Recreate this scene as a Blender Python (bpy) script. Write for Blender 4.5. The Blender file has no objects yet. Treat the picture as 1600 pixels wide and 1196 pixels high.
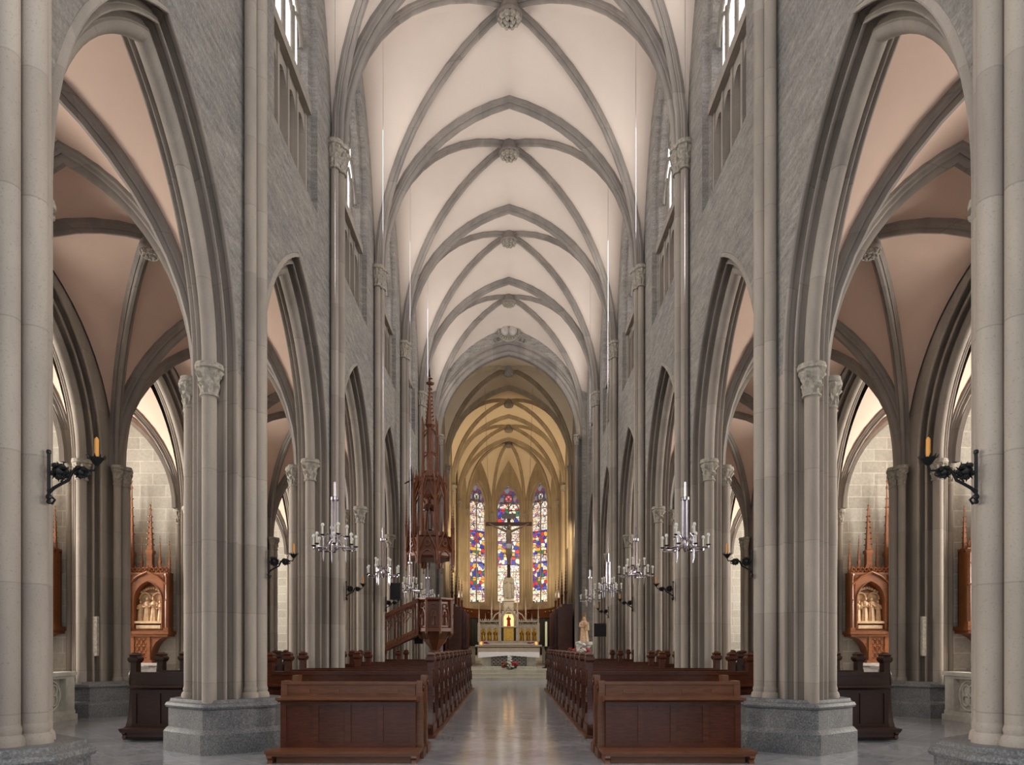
import bpy, bmesh, math, random
from math import pi, sin, cos, acos, sqrt, atan2, hypot
from mathutils import Vector, Matrix
random.seed(7)
C = bpy.context.scene.collection
SC = bpy.context.scene

# ---------------------------------------------------------------- camera, sky, exposure, large lights
F_PX = 1100.0
cam_d = bpy.data.cameras.new('camera')
cam_d.sensor_fit = 'HORIZONTAL'; cam_d.sensor_width = 36.0
cam_d.lens = 36.0 * F_PX / 1600.0
cam_d.shift_x = (800 - 794) / 1600.0
cam_d.shift_y = (1010 - 598) / 1600.0
cam_d.clip_end = 300
cam = bpy.data.objects.new('camera', cam_d); C.objects.link(cam)
cam.location = (-0.035, 0, 1.6); cam.rotation_euler = (pi / 2, 0, 0)
SC.camera = cam

world = bpy.data.worlds.new('sky'); SC.world = world; world.use_nodes = True
_b = world.node_tree.nodes['Background']
_b.inputs['Color'].default_value = (0.90, 0.94, 1.0, 1); _b.inputs['Strength'].default_value = .8
vs = SC.view_settings
SC.display_settings.display_device = 'sRGB'
vs.view_transform = 'Standard'; vs.look = 'None'; vs.gamma = 1.0; vs.use_curve_mapping = False
vs.exposure = 0.12
GLASS_NAVE = 1.9      # brightness of the daylit clerestory glass
GLASS_CHAPEL = 4.0    # brightness of the daylit chapel glass
GLASS_APSE = 1.25
def lamp(name, kind, loc, energy, color, size=.3, rot=(0, 0, 0), spot=None):
    d = bpy.data.lights.new(name, kind); d.energy = energy; d.color = color
    if kind == 'AREA': d.size = size
    else: d.shadow_soft_size = size
    if spot: d.spot_size = spot; d.spot_blend = .6
    o = bpy.data.objects.new(name, d); C.objects.link(o); o.location = loc; o.rotation_euler = rot
    return o
# daylight entering through the clerestory and chapel windows, one lamp in each opening facing inwards
BAY = 5.3
for s in (-1, 1):
    for n in range(0, 7):
        y = (n + .595) * BAY
        o = lamp('clerestory_daylight', 'AREA', (s * 4.12, y, 14.7), 115, (1.0, .97, .93), 2.0, (0, s * pi / 2, 0))
        o.data.shape = 'RECTANGLE'; o.data.size = 2.9; o.data.size_y = 1.9
        if n < 6:
            o = lamp('chapel_daylight', 'AREA', (s * 14.7, y, 4.9), 620, (1.0, .955, .88), 2.0, (0, s * pi / 2, 0))
            o.data.shape = 'RECTANGLE'; o.data.size = 4.0; o.data.size_y = 1.9
# added fill lamp behind the camera, shining down the nave onto the vault
o = lamp('west_fill_lamp', 'AREA', (0, -2.0, 11.5), 420, (.95, .97, 1.0), 5, (pi / 2, 0, 0))
o.data.shape = 'RECTANGLE'; o.data.size = 4.5; o.data.size_y = 9
# added spots by the last nave piers, without fixtures, to brighten the altar
for s in (-1, 1):
    lamp('altar_fill_spot', 'SPOT', (s * 3.55, 31.4, 9.0), 700, (1.0, .93, .84), .1, (math.radians(27), 0, s * math.radians(42)), math.radians(60))
# warm floodlights of the choir, fixed to its side walls and aimed up and eastwards
for s in (-1, 1):
    lamp('choir_floodlight', 'SPOT', (s * 3.5, 43.2, 7.5), 1050, (1.0, .77, .48), .15, (math.radians(118), 0, s * math.radians(14)), math.radians(120))
    lamp('choir_floodlight', 'SPOT', (s * 3.3, 39.2, 9.0), 1150, (1.0, .82, .58), .15, (math.radians(68), 0, s * math.radians(14)), math.radians(70))
    lamp('choir_floodlight', 'SPOT', (s * 2.6, 51.0, 4.7), 420, (1.0, .79, .5), .15, (math.radians(150), 0, s * math.radians(20)), math.radians(110))

# ---------------------------------------------------------------- mesh helpers
class MB:
    def __init__(s): s.v = []; s.f = []
    def grid(s, rows, cu=False, cv=False):
        n = len(s.v); R = len(rows); K = len(rows[0])
        for r in rows: s.v += [tuple(p) for p in r]
        for i in range(R if cu else R - 1):
            for j in range(K if cv else K - 1):
                a, b = i, (i + 1) % R; c, d = j, (j + 1) % K
                s.f.append((n + a * K + c, n + a * K + d, n + b * K + d, n + b * K + c))
    def poly(s, pts):
        n = len(s.v); s.v += [tuple(p) for p in pts]; s.f.append(tuple(range(n, n + len(pts))))
    def box(s, x0, x1, y0, y1, z0, z1):
        n = len(s.v)
        s.v += [(x, y, z) for z in (z0, z1) for y in (y0, y1) for x in (x0, x1)]
        for q in ((0, 2, 3, 1), (4, 5, 7, 6), (0, 1, 5, 4), (2, 6, 7, 3), (0, 4, 6, 2), (1, 3, 7, 5)): s.f.append(tuple(n + i for i in q))
    def cbox(s, c, d):
        s.box(c[0] - d[0] / 2, c[0] + d[0] / 2, c[1] - d[1] / 2, c[1] + d[1] / 2, c[2] - d[2] / 2, c[2] + d[2] / 2)
    def prism(s, poly, fn, d0, d1):
        a = [fn(p, d0) for p in poly]; b = [fn(p, d1) for p in poly]
        s.grid([a + a[:1], b + b[:1]]); s.poly(a[::-1]); s.poly(b)
    def loft(s, rings, cap=True):
        s.grid(rings, cv=True)
        if cap: s.poly(rings[0][::-1]); s.poly(rings[-1])
    def tube(s, pts, r, n=8, cap=True):
        pts = [Vector(p) for p in pts]; K = len(pts)
        if not isinstance(r, (list, tuple)): r = [r] * K
        rings = []; up = None
        for i, p in enumerate(pts):
            t = (pts[min(i + 1, K - 1)] - pts[max(i - 1, 0)]).normalized()
            if up is None: up = Vector((0, 0, 1)) if abs(t.z) < .9 else Vector((1, 0, 0))
            a = t.cross(up)
            a = a.normalized() if a.length > 1e-6 else t.orthogonal().normalized()
            b = t.cross(a); up = -b if False else (a.cross(t))
            rings.append([p + a * (r[i] * cos(2 * pi * k / n)) + b * (r[i] * sin(2 * pi * k / n)) for k in range(n)])
        s.loft(rings, cap)
    def lathe(s, prof, c=(0, 0, 0), n=16, mod=None, rot=0, cap=True):
        rings = []
        for i, (r, z) in enumerate(prof):
            ring = []
            for k in range(n):
                a = 2 * pi * k / n + rot; q = r * (mod(a, i, z) if mod else 1)
                ring.append((c[0] + q * cos(a), c[1] + q * sin(a), c[2] + z))
            rings.append(ring)
        s.loft(rings, cap)
    def ball(s, c, r, n=8, m=6):
        if not isinstance(r, (list, tuple)): r = (r, r, r)
        s.grid([[(c[0] + r[0] * sin(pi * i / m) * cos(2 * pi * k / n), c[1] + r[1] * sin(pi * i / m) * sin(2 * pi * k / n), c[2] - r[2] * cos(pi * i / m))
                 for k in range(n)] for i in range(m + 1)], cv=True)
    def build(s, name, mat, parent=None, off=(0, 0, 0), ang=.6, weld=False):
        me = bpy.data.meshes.new(name)
        me.from_pydata([(v[0] - off[0], v[1] - off[1], v[2] - off[2]) for v in s.v], [], s.f)
        bm = bmesh.new(); bm.from_mesh(me)
        bmesh.ops.remove_doubles(bm, verts=bm.verts, dist=1e-5)
        bmesh.ops.dissolve_degenerate(bm, edges=bm.edges, dist=1e-6)
        bmesh.ops.recalc_face_normals(bm, faces=bm.faces); bm.to_mesh(me); bm.free()
        for m in (mat if isinstance(mat, list) else [mat]): me.materials.append(m)
        if ang:
            me.shade_smooth(); me.set_sharp_from_angle(angle=ang)
        o = bpy.data.objects.new(name, me); C.objects.link(o)
        if parent: o.parent = parent
        return o
def struct(o): o['kind'] = 'structure'; return o
def tag(o, label, cat, group=None):
    o['label'] = label; o['category'] = cat; o['kind'] = 'thing'
    if group: o['group'] = group
    return o
def thing(name, loc, label, cat, group=None, rz=0):
    o = bpy.data.objects.new(name, None); C.objects.link(o); o.location = loc; o.rotation_euler = (0, 0, rz)
    o.empty_display_size = .2
    return tag(o, label, cat, group)
def dup(root, loc, label, rz=None, sx=None, group=None):
    r = root.copy(); C.objects.link(r); r.location = loc; r['label'] = label
    if rz is not None: r.rotation_euler = (0, 0, rz)
    if sx is not None: r.scale = (sx, 1, 1)
    if group: r['group'] = group
    for ch in root.children:
        c = ch.copy(); C.objects.link(c); c.parent = r
        for g in ch.children:
            d = g.copy(); C.objects.link(d); d.parent = c
    return r
ORD = ['first', 'second', 'third', 'fourth', 'fifth', 'sixth', 'seventh', 'eighth', 'ninth', 'tenth', 'eleventh', 'twelfth', 'thirteenth']
SIDE = {-1: 'left', 1: 'right'}

# pointed arches: circles of radius r about (+-c, z0); (r, w) profile points
def fit(a, rise):
    R = (a * a + rise * rise) / (2 * a); return R, R - a
def half_arch(r, c, n):
    """left half, springing to apex, as (u, z) with z from the springing"""
    ap = acos(max(-1, min(1, -c / r)))
    return [(c + r * cos(pi + (ap - pi) * i / n), r * sin(pi + (ap - pi) * i / n)) for i in range(n + 1)]
def arch_line(r, c, z0, n):
    L = half_arch(r, c, n)
    return [(u, z0 + z) for u, z in L] + [(-u, z0 + z) for u, z in L[-2::-1]]
def arch_sweep(mb, prof, c, z0, n, fn, closed=False, zbot=None):
    rows = []
    for r, w in prof:
        L = arch_line(r, c, z0, n)
        if zbot is not None: L = [(L[0][0], zbot)] + L + [(L[-1][0], zbot)]
        rows.append([fn(u, w, z) for u, z in L])
    mb.grid(rows, cu=closed)

# ---------------------------------------------------------------- materials
def new_mat(name):
    m = bpy.data.materials.new(name); m.use_nodes = True
    return m, m.node_tree.nodes, m.node_tree.links, m.node_tree.nodes['Principled BSDF']
def N(nodes, t, **kw):
    n = nodes.new(t)
    for k, v in kw.items(): setattr(n, k, v)
    return n
def mix(nodes, links, fac, a, b, mode='MIX'):
    n = nodes.new('ShaderNodeMix'); n.data_type = 'RGBA'; n.blend_type = mode
    for s, v in ((0, fac), (6, a), (7, b)):
        if hasattr(v, 'is_linked') or hasattr(v, 'links'): links.new(v, n.inputs[s])
        elif s == 0: n.inputs[0].default_value = v
        else: n.inputs[s].default_value = (*v, 1)
    return n.outputs[2]
def math_n(nodes, links, op, a, b=None, c=None):
    n = nodes.new('ShaderNodeMath'); n.operation = op
    for i, v in enumerate((a, b, c)):
        if v is None: continue
        if hasattr(v, 'links'): links.new(v, n.inputs[i])
        else: n.inputs[i].default_value = v
    return n.outputs[0]
def noise(nodes, links, vec, scale, detail=4, rough=.6, col=False):
    n = nodes.new('ShaderNodeTexNoise'); n.inputs['Scale'].default_value = scale
    n.inputs['Detail'].default_value = detail; n.inputs['Roughness'].default_value = rough
    if vec: links.new(vec, n.inputs['Vector'])
    return n.outputs['Color' if col else 'Fac']
def ramp(nodes, links, fac, stops):
    n = nodes.new('ShaderNodeValToRGB'); links.new(fac, n.inputs[0])
    e = n.color_ramp.elements
    while len(e) < len(stops): e.new(.5)
    for el, (p, c) in zip(e, stops): el.position = p; el.color = (*c, 1) if len(c) == 3 else c
    return n.outputs[0]
def bump(nodes, links, bsdf, h, strength, dist=.02):
    b = nodes.new('ShaderNodeBump'); b.inputs['Strength'].default_value = strength; b.inputs['Distance'].default_value = dist
    links.new(h, b.inputs['Height']); links.new(b.outputs[0], bsdf.inputs['Normal'])
def pos(nodes): return nodes.new('ShaderNodeNewGeometry').outputs['Position']
def mapping(nodes, links, vec, scale=(1, 1, 1), rot=(0, 0, 0), loc=(0, 0, 0)):
    m = nodes.new('ShaderNodeMapping'); links.new(vec, m.inputs[0])
    m.inputs['Scale'].default_value = scale; m.inputs['Rotation'].default_value = rot; m.inputs['Location'].default_value = loc
    return m.outputs[0]
def stone_mat(name, base, tones, course=1.05, joint=.012, speck=.5, rough=.8, bmp=.25):
    """smooth dressed stone: each course its own tone, fine dark joints, pores"""
    m, n, l, b = new_mat(name); p = pos(n)
    sep = n.new('ShaderNodeSeparateXYZ'); l.new(p, sep.inputs[0])
    zz = math_n(n, l, 'DIVIDE', sep.outputs[2], course)
    fl = math_n(n, l, 'FLOOR', zz)
    cell = n.new('ShaderNodeCombineXYZ')
    l.new(math_n(n, l, 'ROUND', math_n(n, l, 'DIVIDE', sep.outputs[1], 2.65)), cell.inputs[0]); l.new(fl, cell.inputs[1])
    l.new(math_n(n, l, 'ROUND', math_n(n, l, 'DIVIDE', sep.outputs[0], 1.7)), cell.inputs[2])
    wn = n.new('ShaderNodeTexWhiteNoise'); l.new(cell.outputs[0], wn.inputs[0])
    tone = ramp(n, l, wn.outputs[0], [(0, tones[0]), (.5, base), (1, tones[1])])
    big = noise(n, l, mapping(n, l, p, (1, 1, .25)), 2.2, 5)
    c = mix(n, l, .55, tone, ramp(n, l, big, [(.3, tuple(.62 * x for x in base)), (.7, tuple(min(1, 1.3 * x) for x in base))]))
    fine = noise(n, l, p, 60, 3, .7)
    c = mix(n, l, math_n(n, l, 'MULTIPLY', ramp(n, l, fine, [(.32, (1, 1, 1)), (.42, (0, 0, 0))]), speck), c, tuple(.45 * x for x in base))
    fr = math_n(n, l, 'FRACT', zz)
    j = math_n(n, l, 'LESS_THAN', fr, joint / course)
    c = mix(n, l, math_n(n, l, 'MULTIPLY', j, .35), c, tuple(.4 * x for x in base))
    l.new(c, b.inputs['Base Color']); b.inputs['Roughness'].default_value = rough
    bump(n, l, b, fine, bmp, .01)
    return m
def wood_mat(name, dark, light, rough=.35, scale=6, axis=(1, 9, 9)):
    m, n, l, b = new_mat(name)
    tc = n.new('ShaderNodeTexCoord').outputs['Object']
    v = mapping(n, l, tc, axis)
    f = noise(n, l, v, scale, 5, .65)
    g = noise(n, l, tc, 2.0, 3)
    c = mix(n, l, .3, ramp(n, l, f, [(.3, dark), (.7, light)]), ramp(n, l, g, [(.3, dark), (.7, light)]))
    l.new(c, b.inputs['Base Color']); b.inputs['Roughness'].default_value = rough
    bump(n, l, b, f, .12, .01)
    return m
def plain(name, col, rough=.6, metal=0, var=.25, scale=8, emit=None, bmp=0):
    m, n, l, b = new_mat(name)
    tc = n.new('ShaderNodeTexCoord').outputs['Object']
    f = noise(n, l, tc, scale, 4)
    l.new(ramp(n, l, f, [(.25, tuple(x * (1 - var) for x in col)), (.75, tuple(min(1, x * (1 + var)) for x in col))]), b.inputs['Base Color'])
    b.inputs['Roughness'].default_value = rough; b.inputs['Metallic'].default_value = metal
    if emit: b.inputs['Emission Color'].default_value = (*emit[:3], 1); b.inputs['Emission Strength'].default_value = emit[3]
    if bmp: bump(n, l, b, f, bmp, .02)
    return m
M = {}
M['pier'] = stone_mat('pier_limestone', (.32, .272, .226), ((.24, .205, .178), (.38, .335, .288)))
M['rib'] = stone_mat('rib_limestone', (.255, .222, .196), ((.18, .162, .15), (.335, .297, .26)), course=1.3, speck=.3)
M['arch'] = stone_mat('arch_limestone', (.30, .257, .217), ((.22, .192, .167), (.37, .32, .278)), course=1.15)
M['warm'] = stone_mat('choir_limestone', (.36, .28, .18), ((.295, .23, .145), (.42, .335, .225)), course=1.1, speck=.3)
M['cap'] = plain('carved_limestone', (.32, .285, .235), .85, 0, .45, 18, bmp=.8)
M['granite'] = None
def wall_rough():
    m, n, l, b = new_mat('tooled_wall_stone'); p = pos(n)
    v = mapping(n, l, p, (1, 1, 1), (0, 0, 0))
    st = noise(n, l, mapping(n, l, p, (1, 1.0, 5.0), (.6, 0, 0)), 1.9, 8, .75)
    st2 = noise(n, l, p, 26, 5, .75)
    bigc = noise(n, l, mapping(n, l, p, (1, .5, .9)), 1.1, 4)
    br = n.new('ShaderNodeTexBrick'); sep = n.new('ShaderNodeSeparateXYZ'); l.new(p, sep.inputs[0])
    cb = n.new('ShaderNodeCombineXYZ'); l.new(sep.outputs[1], cb.inputs[0]); l.new(sep.outputs[2], cb.inputs[1]); l.new(cb.outputs[0], br.inputs['Vector'])
    br.inputs['Scale'].default_value = 1; br.inputs['Brick Width'].default_value = 1.15; br.inputs['Row Height'].default_value = .55
    br.inputs['Mortar Size'].default_value = .008; br.inputs['Color1'].default_value = (.34, .32, .29, 1); br.inputs['Color2'].default_value = (.44, .415, .375, 1)
    br.inputs['Mortar'].default_value = (.24, .23, .22, 1)
    c = mix(n, l, .75, br.outputs[0], ramp(n, l, st, [(.36, (.10, .095, .09)), (.46, (.31, .285, .265)), (.55, (.47, .44, .41)), (.66, (.80, .75, .70))]))
    c = mix(n, l, .35, c, ramp(n, l, st2, [(.38, (.13, .12, .115)), (.5, (.38, .35, .325)), (.61, (.72, .67, .62))]))
    c = mix(n, l, .3, c, ramp(n, l, bigc, [(.35, (.26, .255, .25)), (.65, (.56, .49, .40))]))
    l.new(c, b.inputs['Base Color']); b.inputs['Roughness'].default_value = .9
    h = math_n(n, l, 'ADD', st, math_n(n, l, 'MULTIPLY', st2, .9))
    bump(n, l, b, h, .9, .08)
    return m
M['wall'] = wall_rough()
def ashlar():
    m, n, l, b = new_mat('chapel_ashlar'); p = pos(n)
    sep = n.new('ShaderNodeSeparateXYZ'); l.new(p, sep.inputs[0])
    cb = n.new('ShaderNodeCombineXYZ'); l.new(math_n(n, l, 'ADD', sep.outputs[0], sep.outputs[1]), cb.inputs[0]); l.new(sep.outputs[2], cb.inputs[1])
    br = n.new('ShaderNodeTexBrick'); l.new(cb.outputs[0], br.inputs['Vector'])
    br.inputs['Scale'].default_value = 1; br.inputs['Brick Width'].default_value = .78; br.inputs['Row Height'].default_value = .36
    br.inputs['Mortar Size'].default_value = .014; br.inputs['Bias'].default_value = 0
    br.inputs['Color1'].default_value = (.33, .305, .26, 1); br.inputs['Color2'].default_value = (.46, .43, .375, 1); br.inputs['Mortar'].default_value = (.58, .545, .48, 1)
    f = noise(n, l, p, 14, 6, .7)
    c = mix(n, l, .35, br.outputs[0], ramp(n, l, f, [(.3, (.22, .2, .16)), (.7, (.55, .5, .42))]))
    l.new(c, b.inputs['Base Color']); b.inputs['Roughness'].default_value = .9
    bump(n, l, b, math_n(n, l, 'ADD', f, math_n(n, l, 'MULTIPLY', br.outputs[1], .6)), .35, .03)
    return m
M['ashlar'] = ashlar()
def plaster(name, a, c2):
    m, n, l, b = new_mat(name); p = pos(n)
    f = noise(n, l, p, .6, 5); g = noise(n, l, p, 30, 3)
    l.new(ramp(n, l, f, [(.3, a), (.7, c2)]), b.inputs['Base Color']); b.inputs['Roughness'].default_value = .92
    bump(n, l, b, g, .08, .01)
    return m
M['plaster'] = plaster('vault_plaster', (.64, .545, .475), (.70, .595, .52))
M['plaster_pink'] = plaster('aisle_plaster', (.62, .45, .36), (.70, .51, .41))
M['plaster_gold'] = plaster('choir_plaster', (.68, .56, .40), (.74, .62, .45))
def granite():
    m, n, l, b = new_mat('grey_granite'); p = pos(n)
    f = noise(n, l, p, 45, 3, .8); g = noise(n, l, p, 2.5, 4)
    c = mix(n, l, .35, ramp(n, l, f, [(.35, (.04, .042, .047)), (.5, (.125, .125, .13)), (.68, (.29, .29, .29))]), ramp(n, l, g, [(.35, (.07, .072, .08)), (.65, (.21, .195, .17))]))
    l.new(c, b.inputs['Base Color']); b.inputs['Roughness'].default_value = .55
    bump(n, l, b, f, .2, .01)
    return m
M['granite'] = granite()
def marble_floor():
    m, n, l, b = new_mat('polished_marble_floor'); p = pos(n)
    br = n.new('ShaderNodeTexBrick'); br.offset = 0.0
    l.new(mapping(n, l, p, (1, 1, 1), (0, 0, pi / 4)), br.inputs['Vector'])
    br.inputs['Scale'].default_value = 1; br.inputs['Brick Width'].default_value = .62; br.inputs['Row Height'].default_value = .62
    br.inputs['Mortar Size'].default_value = .005; br.inputs['Color1'].default_value = (.20, .21, .24, 1); br.inputs['Color2'].default_value = (.30, .31, .335, 1)
    br.inputs['Mortar'].default_value = (.52, .52, .52, 1); br.inputs['Bias'].default_value = 0
    ns = noise(n, l, p, 3, 6, .7)
    c = mix(n, l, .45, br.outputs[0], ramp(n, l, ns, [(.3, (.19, .20, .225)), (.5, (.30, .305, .32)), (.72, (.5, .495, .5))]))
    l.new(c, b.inputs['Base Color'])
    l.new(ramp(n, l, noise(n, l, p, 5, 3), [(.3, (.10, .10, .10)), (.7, (.17, .17, .17))]), b.inputs['Roughness'])
    bump(n, l, b, noise(n, l, mapping(n, l, p, (.6, 2.2, 1)), 1.6, 3), .035, .03)
    return m
M['floor'] = marble_floor()
M['pew'] = wood_mat('pew_wood', (.032, .008, .0035), (.115, .030, .011), .27)
M['pew_light'] = wood_mat('worn_pew_wood', (.075, .025, .010), (.19, .070, .028), .34)
M['pew_dark'] = wood_mat('dark_aisle_pew_wood', (.015, .005, .003), (.05, .016, .008), .32)
M['retable'] = wood_mat('carved_altar_wood', (.105, .030, .010), (.33, .115, .038), .34)
M['pulpit'] = wood_mat('pulpit_wood', (.085, .024, .010), (.25, .085, .036), .38, axis=(6, 6, 1))
M['relief'] = plain('gilded_relief_wood', (.62, .42, .25), .45, 0, .25, 10)
M['iron'] = plain('wrought_iron', (.018, .017, .018), .45, .6, .3, 10)
M['wax'] = plain('amber_wax', (.62, .27, .045), .45, 0, .1)
M['white_wax'] = plain('white_wax', (.75, .72, .62), .45, 0, .06)
M['chrome'] = plain('polished_silver_metal', (.66, .62, .68), .16, 1, .08)
M['bulb'] = plain('frosted_bulb', (.86, .85, .80), .3, 0, .03)
M['altar_stone'] = plain('pale_altar_marble', (.50, .455, .42), .55, 0, .18, 6, bmp=.15)
M['step'] = plain('step_limestone', (.46, .43, .36), .5, 0, .2, 3)
M['rail_stone'] = plain('pale_balustrade_stone', (.52, .49, .42), .7, 0, .18, 6)
M['gold'] = plain('gilded_metal', (.60, .36, .08), .32, .85, .35, 14)
M['linen'] = plain('white_altar_linen', (.82, .80, .80), .85, 0, .05)
M['black'] = plain('black_plastic', (.012, .012, .013), .4, 0, .1)
M['lead'] = plain('dark_stone_mullion', (.20, .18, .15), .8, 0, .2)
M['panel'] = plain('dark_woven_dossal', (.045, .045, .036), .8, 0, .9, 30, bmp=.5)

def leaded_glass(name, strength, a, c2):
    m, n, l, b = new_mat(name); p = pos(n)
    sep = n.new('ShaderNodeSeparateXYZ'); l.new(p, sep.inputs[0])
    cb = n.new('ShaderNodeCombineXYZ'); l.new(math_n(n, l, 'ADD', sep.outputs[0], sep.outputs[1]), cb.inputs[0]); l.new(sep.outputs[2], cb.inputs[1])
    br = n.new('ShaderNodeTexBrick'); br.offset = 0; l.new(cb.outputs[0], br.inputs['Vector'])
    br.inputs['Scale'].default_value = 1; br.inputs['Brick Width'].default_value = .21; br.inputs['Row Height'].default_value = .42
    br.inputs['Mortar Size'].default_value = .012; br.inputs['Color1'].default_value = (*a, 1); br.inputs['Color2'].default_value = (*c2, 1)
    br.inputs['Mortar'].default_value = (.25, .12, .11, 1)
    l.new(br.outputs[0], b.inputs['Emission Color']); b.inputs['Emission Strength'].default_value = strength
    b.inputs['Base Color'].default_value = (.1, .1, .1, 1); b.inputs['Roughness'].default_value = .3
    return m
M['glass'] = leaded_glass('daylit_leaded_glass', GLASS_NAVE, (.93, .93, .95), (.98, .90, .88))
M['chapel_glass'] = leaded_glass('daylit_chapel_glass', GLASS_CHAPEL, (.96, .95, .92), (1, .93, .86))
def stained(name, uax, blues, reds):
    """stained glass: banded scenes of coloured pieces with saddle bars, lit from outside"""
    m, n, l, b = new_mat(name)
    tc = n.new('ShaderNodeTexCoord').outputs['Object']
    sep = n.new('ShaderNodeSeparateXYZ'); l.new(tc, sep.inputs[0])
    cb = n.new('ShaderNodeCombineXYZ'); l.new(sep.outputs[0], cb.inputs[0]); l.new(sep.outputs[2], cb.inputs[1])
    p = cb.outputs[0]
    vo = n.new('ShaderNodeTexVoronoi'); l.new(p, vo.inputs['Vector']); vo.inputs['Scale'].default_value = 3.4; vo.inputs['Randomness'].default_value = .8
    vs2 = n.new('ShaderNodeSeparateColor'); l.new(vo.outputs['Color'], vs2.inputs[0])
    col = ramp(n, l, vs2.outputs[0], [(0, (.03, .04, .26)), (.16, (.10, .11, .42)), (.28, (.80, .66, .42)), (.40, (.62, .03, .02)), (.54, (.80, .36, .05)), (.66, (.04, .15, .07)), (.74, (.78, .70, .52)), (.88, (.22, .05, .24))])
    for e in n[-1:]: pass
    cr = [x for x in n if x.type == 'VALTORGB'][-1]; cr.color_ramp.interpolation = 'CONSTANT'
    vo2 = n.new('ShaderNodeTexVoronoi'); l.new(p, vo2.inputs['Vector']); vo2.inputs['Scale'].default_value = 6.5
    vs3 = n.new('ShaderNodeSeparateColor'); l.new(vo2.outputs['Color'], vs3.inputs[0])
    pale = ramp(n, l, vs3.outputs[1], [(0, (.88, .74, .48)), (.3, (.80, .76, .66)), (.5, (.62, .58, .60)), (.68, (.70, .45, .22)), (.84, (.42, .16, .22))])
    cr = [x for x in n if x.type == 'VALTORGB'][-1]; cr.color_ramp.interpolation = 'CONSTANT'
    zn = math_n(n, l, 'DIVIDE', sep.outputs[2], 9.5)
    msk = ramp(n, l, zn, [(0, (0, 0, 0)), (blues[0], (1, 1, 1)), (blues[1], (.1, .1, .1)), (blues[2], (1, 1, 1)), (blues[3], (.15, .15, .15)), (.97, (.9, .9, .9))])
    cr = [x for x in n if x.type == 'VALTORGB'][-1]; cr.color_ramp.interpolation = 'CONSTANT'
    c = mix(n, l, msk, pale, col)
    e = n.new('ShaderNodeTexVoronoi'); e.feature = 'DISTANCE_TO_EDGE'; l.new(p, e.inputs['Vector']); e.inputs['Scale'].default_value = 3.4; e.inputs['Randomness'].default_value = .8
    c = mix(n, l, math_n(n, l, 'LESS_THAN', e.outputs['Distance'], .035), c, (.02, .015, .02))
    c = mix(n, l, math_n(n, l, 'GREATER_THAN', zn, .835), c, mix(n, l, .85, col, (.035, .03, .06)))
    bar = math_n(n, l, 'LESS_THAN', math_n(n, l, 'FRACT', math_n(n, l, 'DIVIDE', sep.outputs[2], .62)), .07)
    c = mix(n, l, bar, c, (.02, .015, .015))
    l.new(c, b.inputs['Emission Color']); b.inputs['Emission Strength'].default_value = GLASS_APSE
    b.inputs['Base Color'].default_value = (.03, .03, .03, 1); b.inputs['Roughness'].default_value = .25
    return m
M['stained_mid'] = stained('stained_glass_centre', 0, (.32, .52, .66, .80), None)
M['stained_side'] = stained('stained_glass_side', 0, (.10, .34, .40, .60), None)
def glow(name, c, e):
    m, n, l, b = new_mat(name); b.inputs['Base Color'].default_value = (.1, .1, .1, 1)
    b.inputs['Emission Color'].default_value = (*c, 1); b.inputs['Emission Strength'].default_value = e
    return m
M['rosette_pale'] = glow('pale_rosette_glass', (.85, .85, .88), GLASS_APSE); M['rosette_red'] = glow('red_rosette_glass', (.75, .12, .18), GLASS_APSE)

# ================================================================ THE BUILDING
L = 5.3
def PY(n): return (n + .095) * L          # y of pier row n
CAM_X = 0
XW = 4.14; XP = 4.45; XO = 9.55; XOUT = 14.4
Z_SP = 5.75; Z_SILL = 10.9; Z_VSP = 13.2
NP = 7                                     # chancel arch row
# floor
mb = MB(); mb.box(-15, 15, -3, 58, -.3, 0); struct(mb.build('floor', M['floor'], ang=None))

# compound pier outline: from the nave face round the front shaft to the aisle face, (x, v)
def bumpline(A, B, segs):
    dx, dy = B[0] - A[0], B[1] - A[1]; ln = hypot(dx, dy); nx, ny = -dy / ln, dx / ln
    if ny < 0: nx, ny = -nx, -ny
    out = []; s = 0; tot = sum(q[1] for q in segs)
    for kind, w, h in segs:
        w = w / tot
        if kind == 'f': pts = [(0, h), (1, h)]
        else:
            sg = 1 if kind == 'r' else -1
            pts = [(.5 - .5 * cos(pi * k / 6), sg * h * sin(pi * k / 6)) for k in range(7)]
        for t, o in pts:
            q = s + w * t
            out.append((A[0] + dx * q + nx * o, A[1] + dy * q + ny * o))
        s += w
    return out
half = bumpline((4.14, .42), (4.36, .68), [('f', .02, 0), ('r', .09, .075), ('f', .012, -.03), ('h', .125, .135), ('f', .02, 0), ('r', .07, .06), ('f', .012, -.03), ('h', .125, .13), ('f', .02, 0)])
front = [(XP - .105 * cos(pi * k / 10), .70 + .115 * sin(pi * k / 10)) for k in range(11)]
HALF = half + front[:6]
PROF = half + front + [(2 * XP - x, v) for x, v in half[::-1]]
AC = 1.7                                                       # arch centre offset
def arc_prof(xc): return [(2.65 - v + AC, x - XP + xc) for x, v in PROF]
R_OUT = 2.65 - .42 + AC

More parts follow.
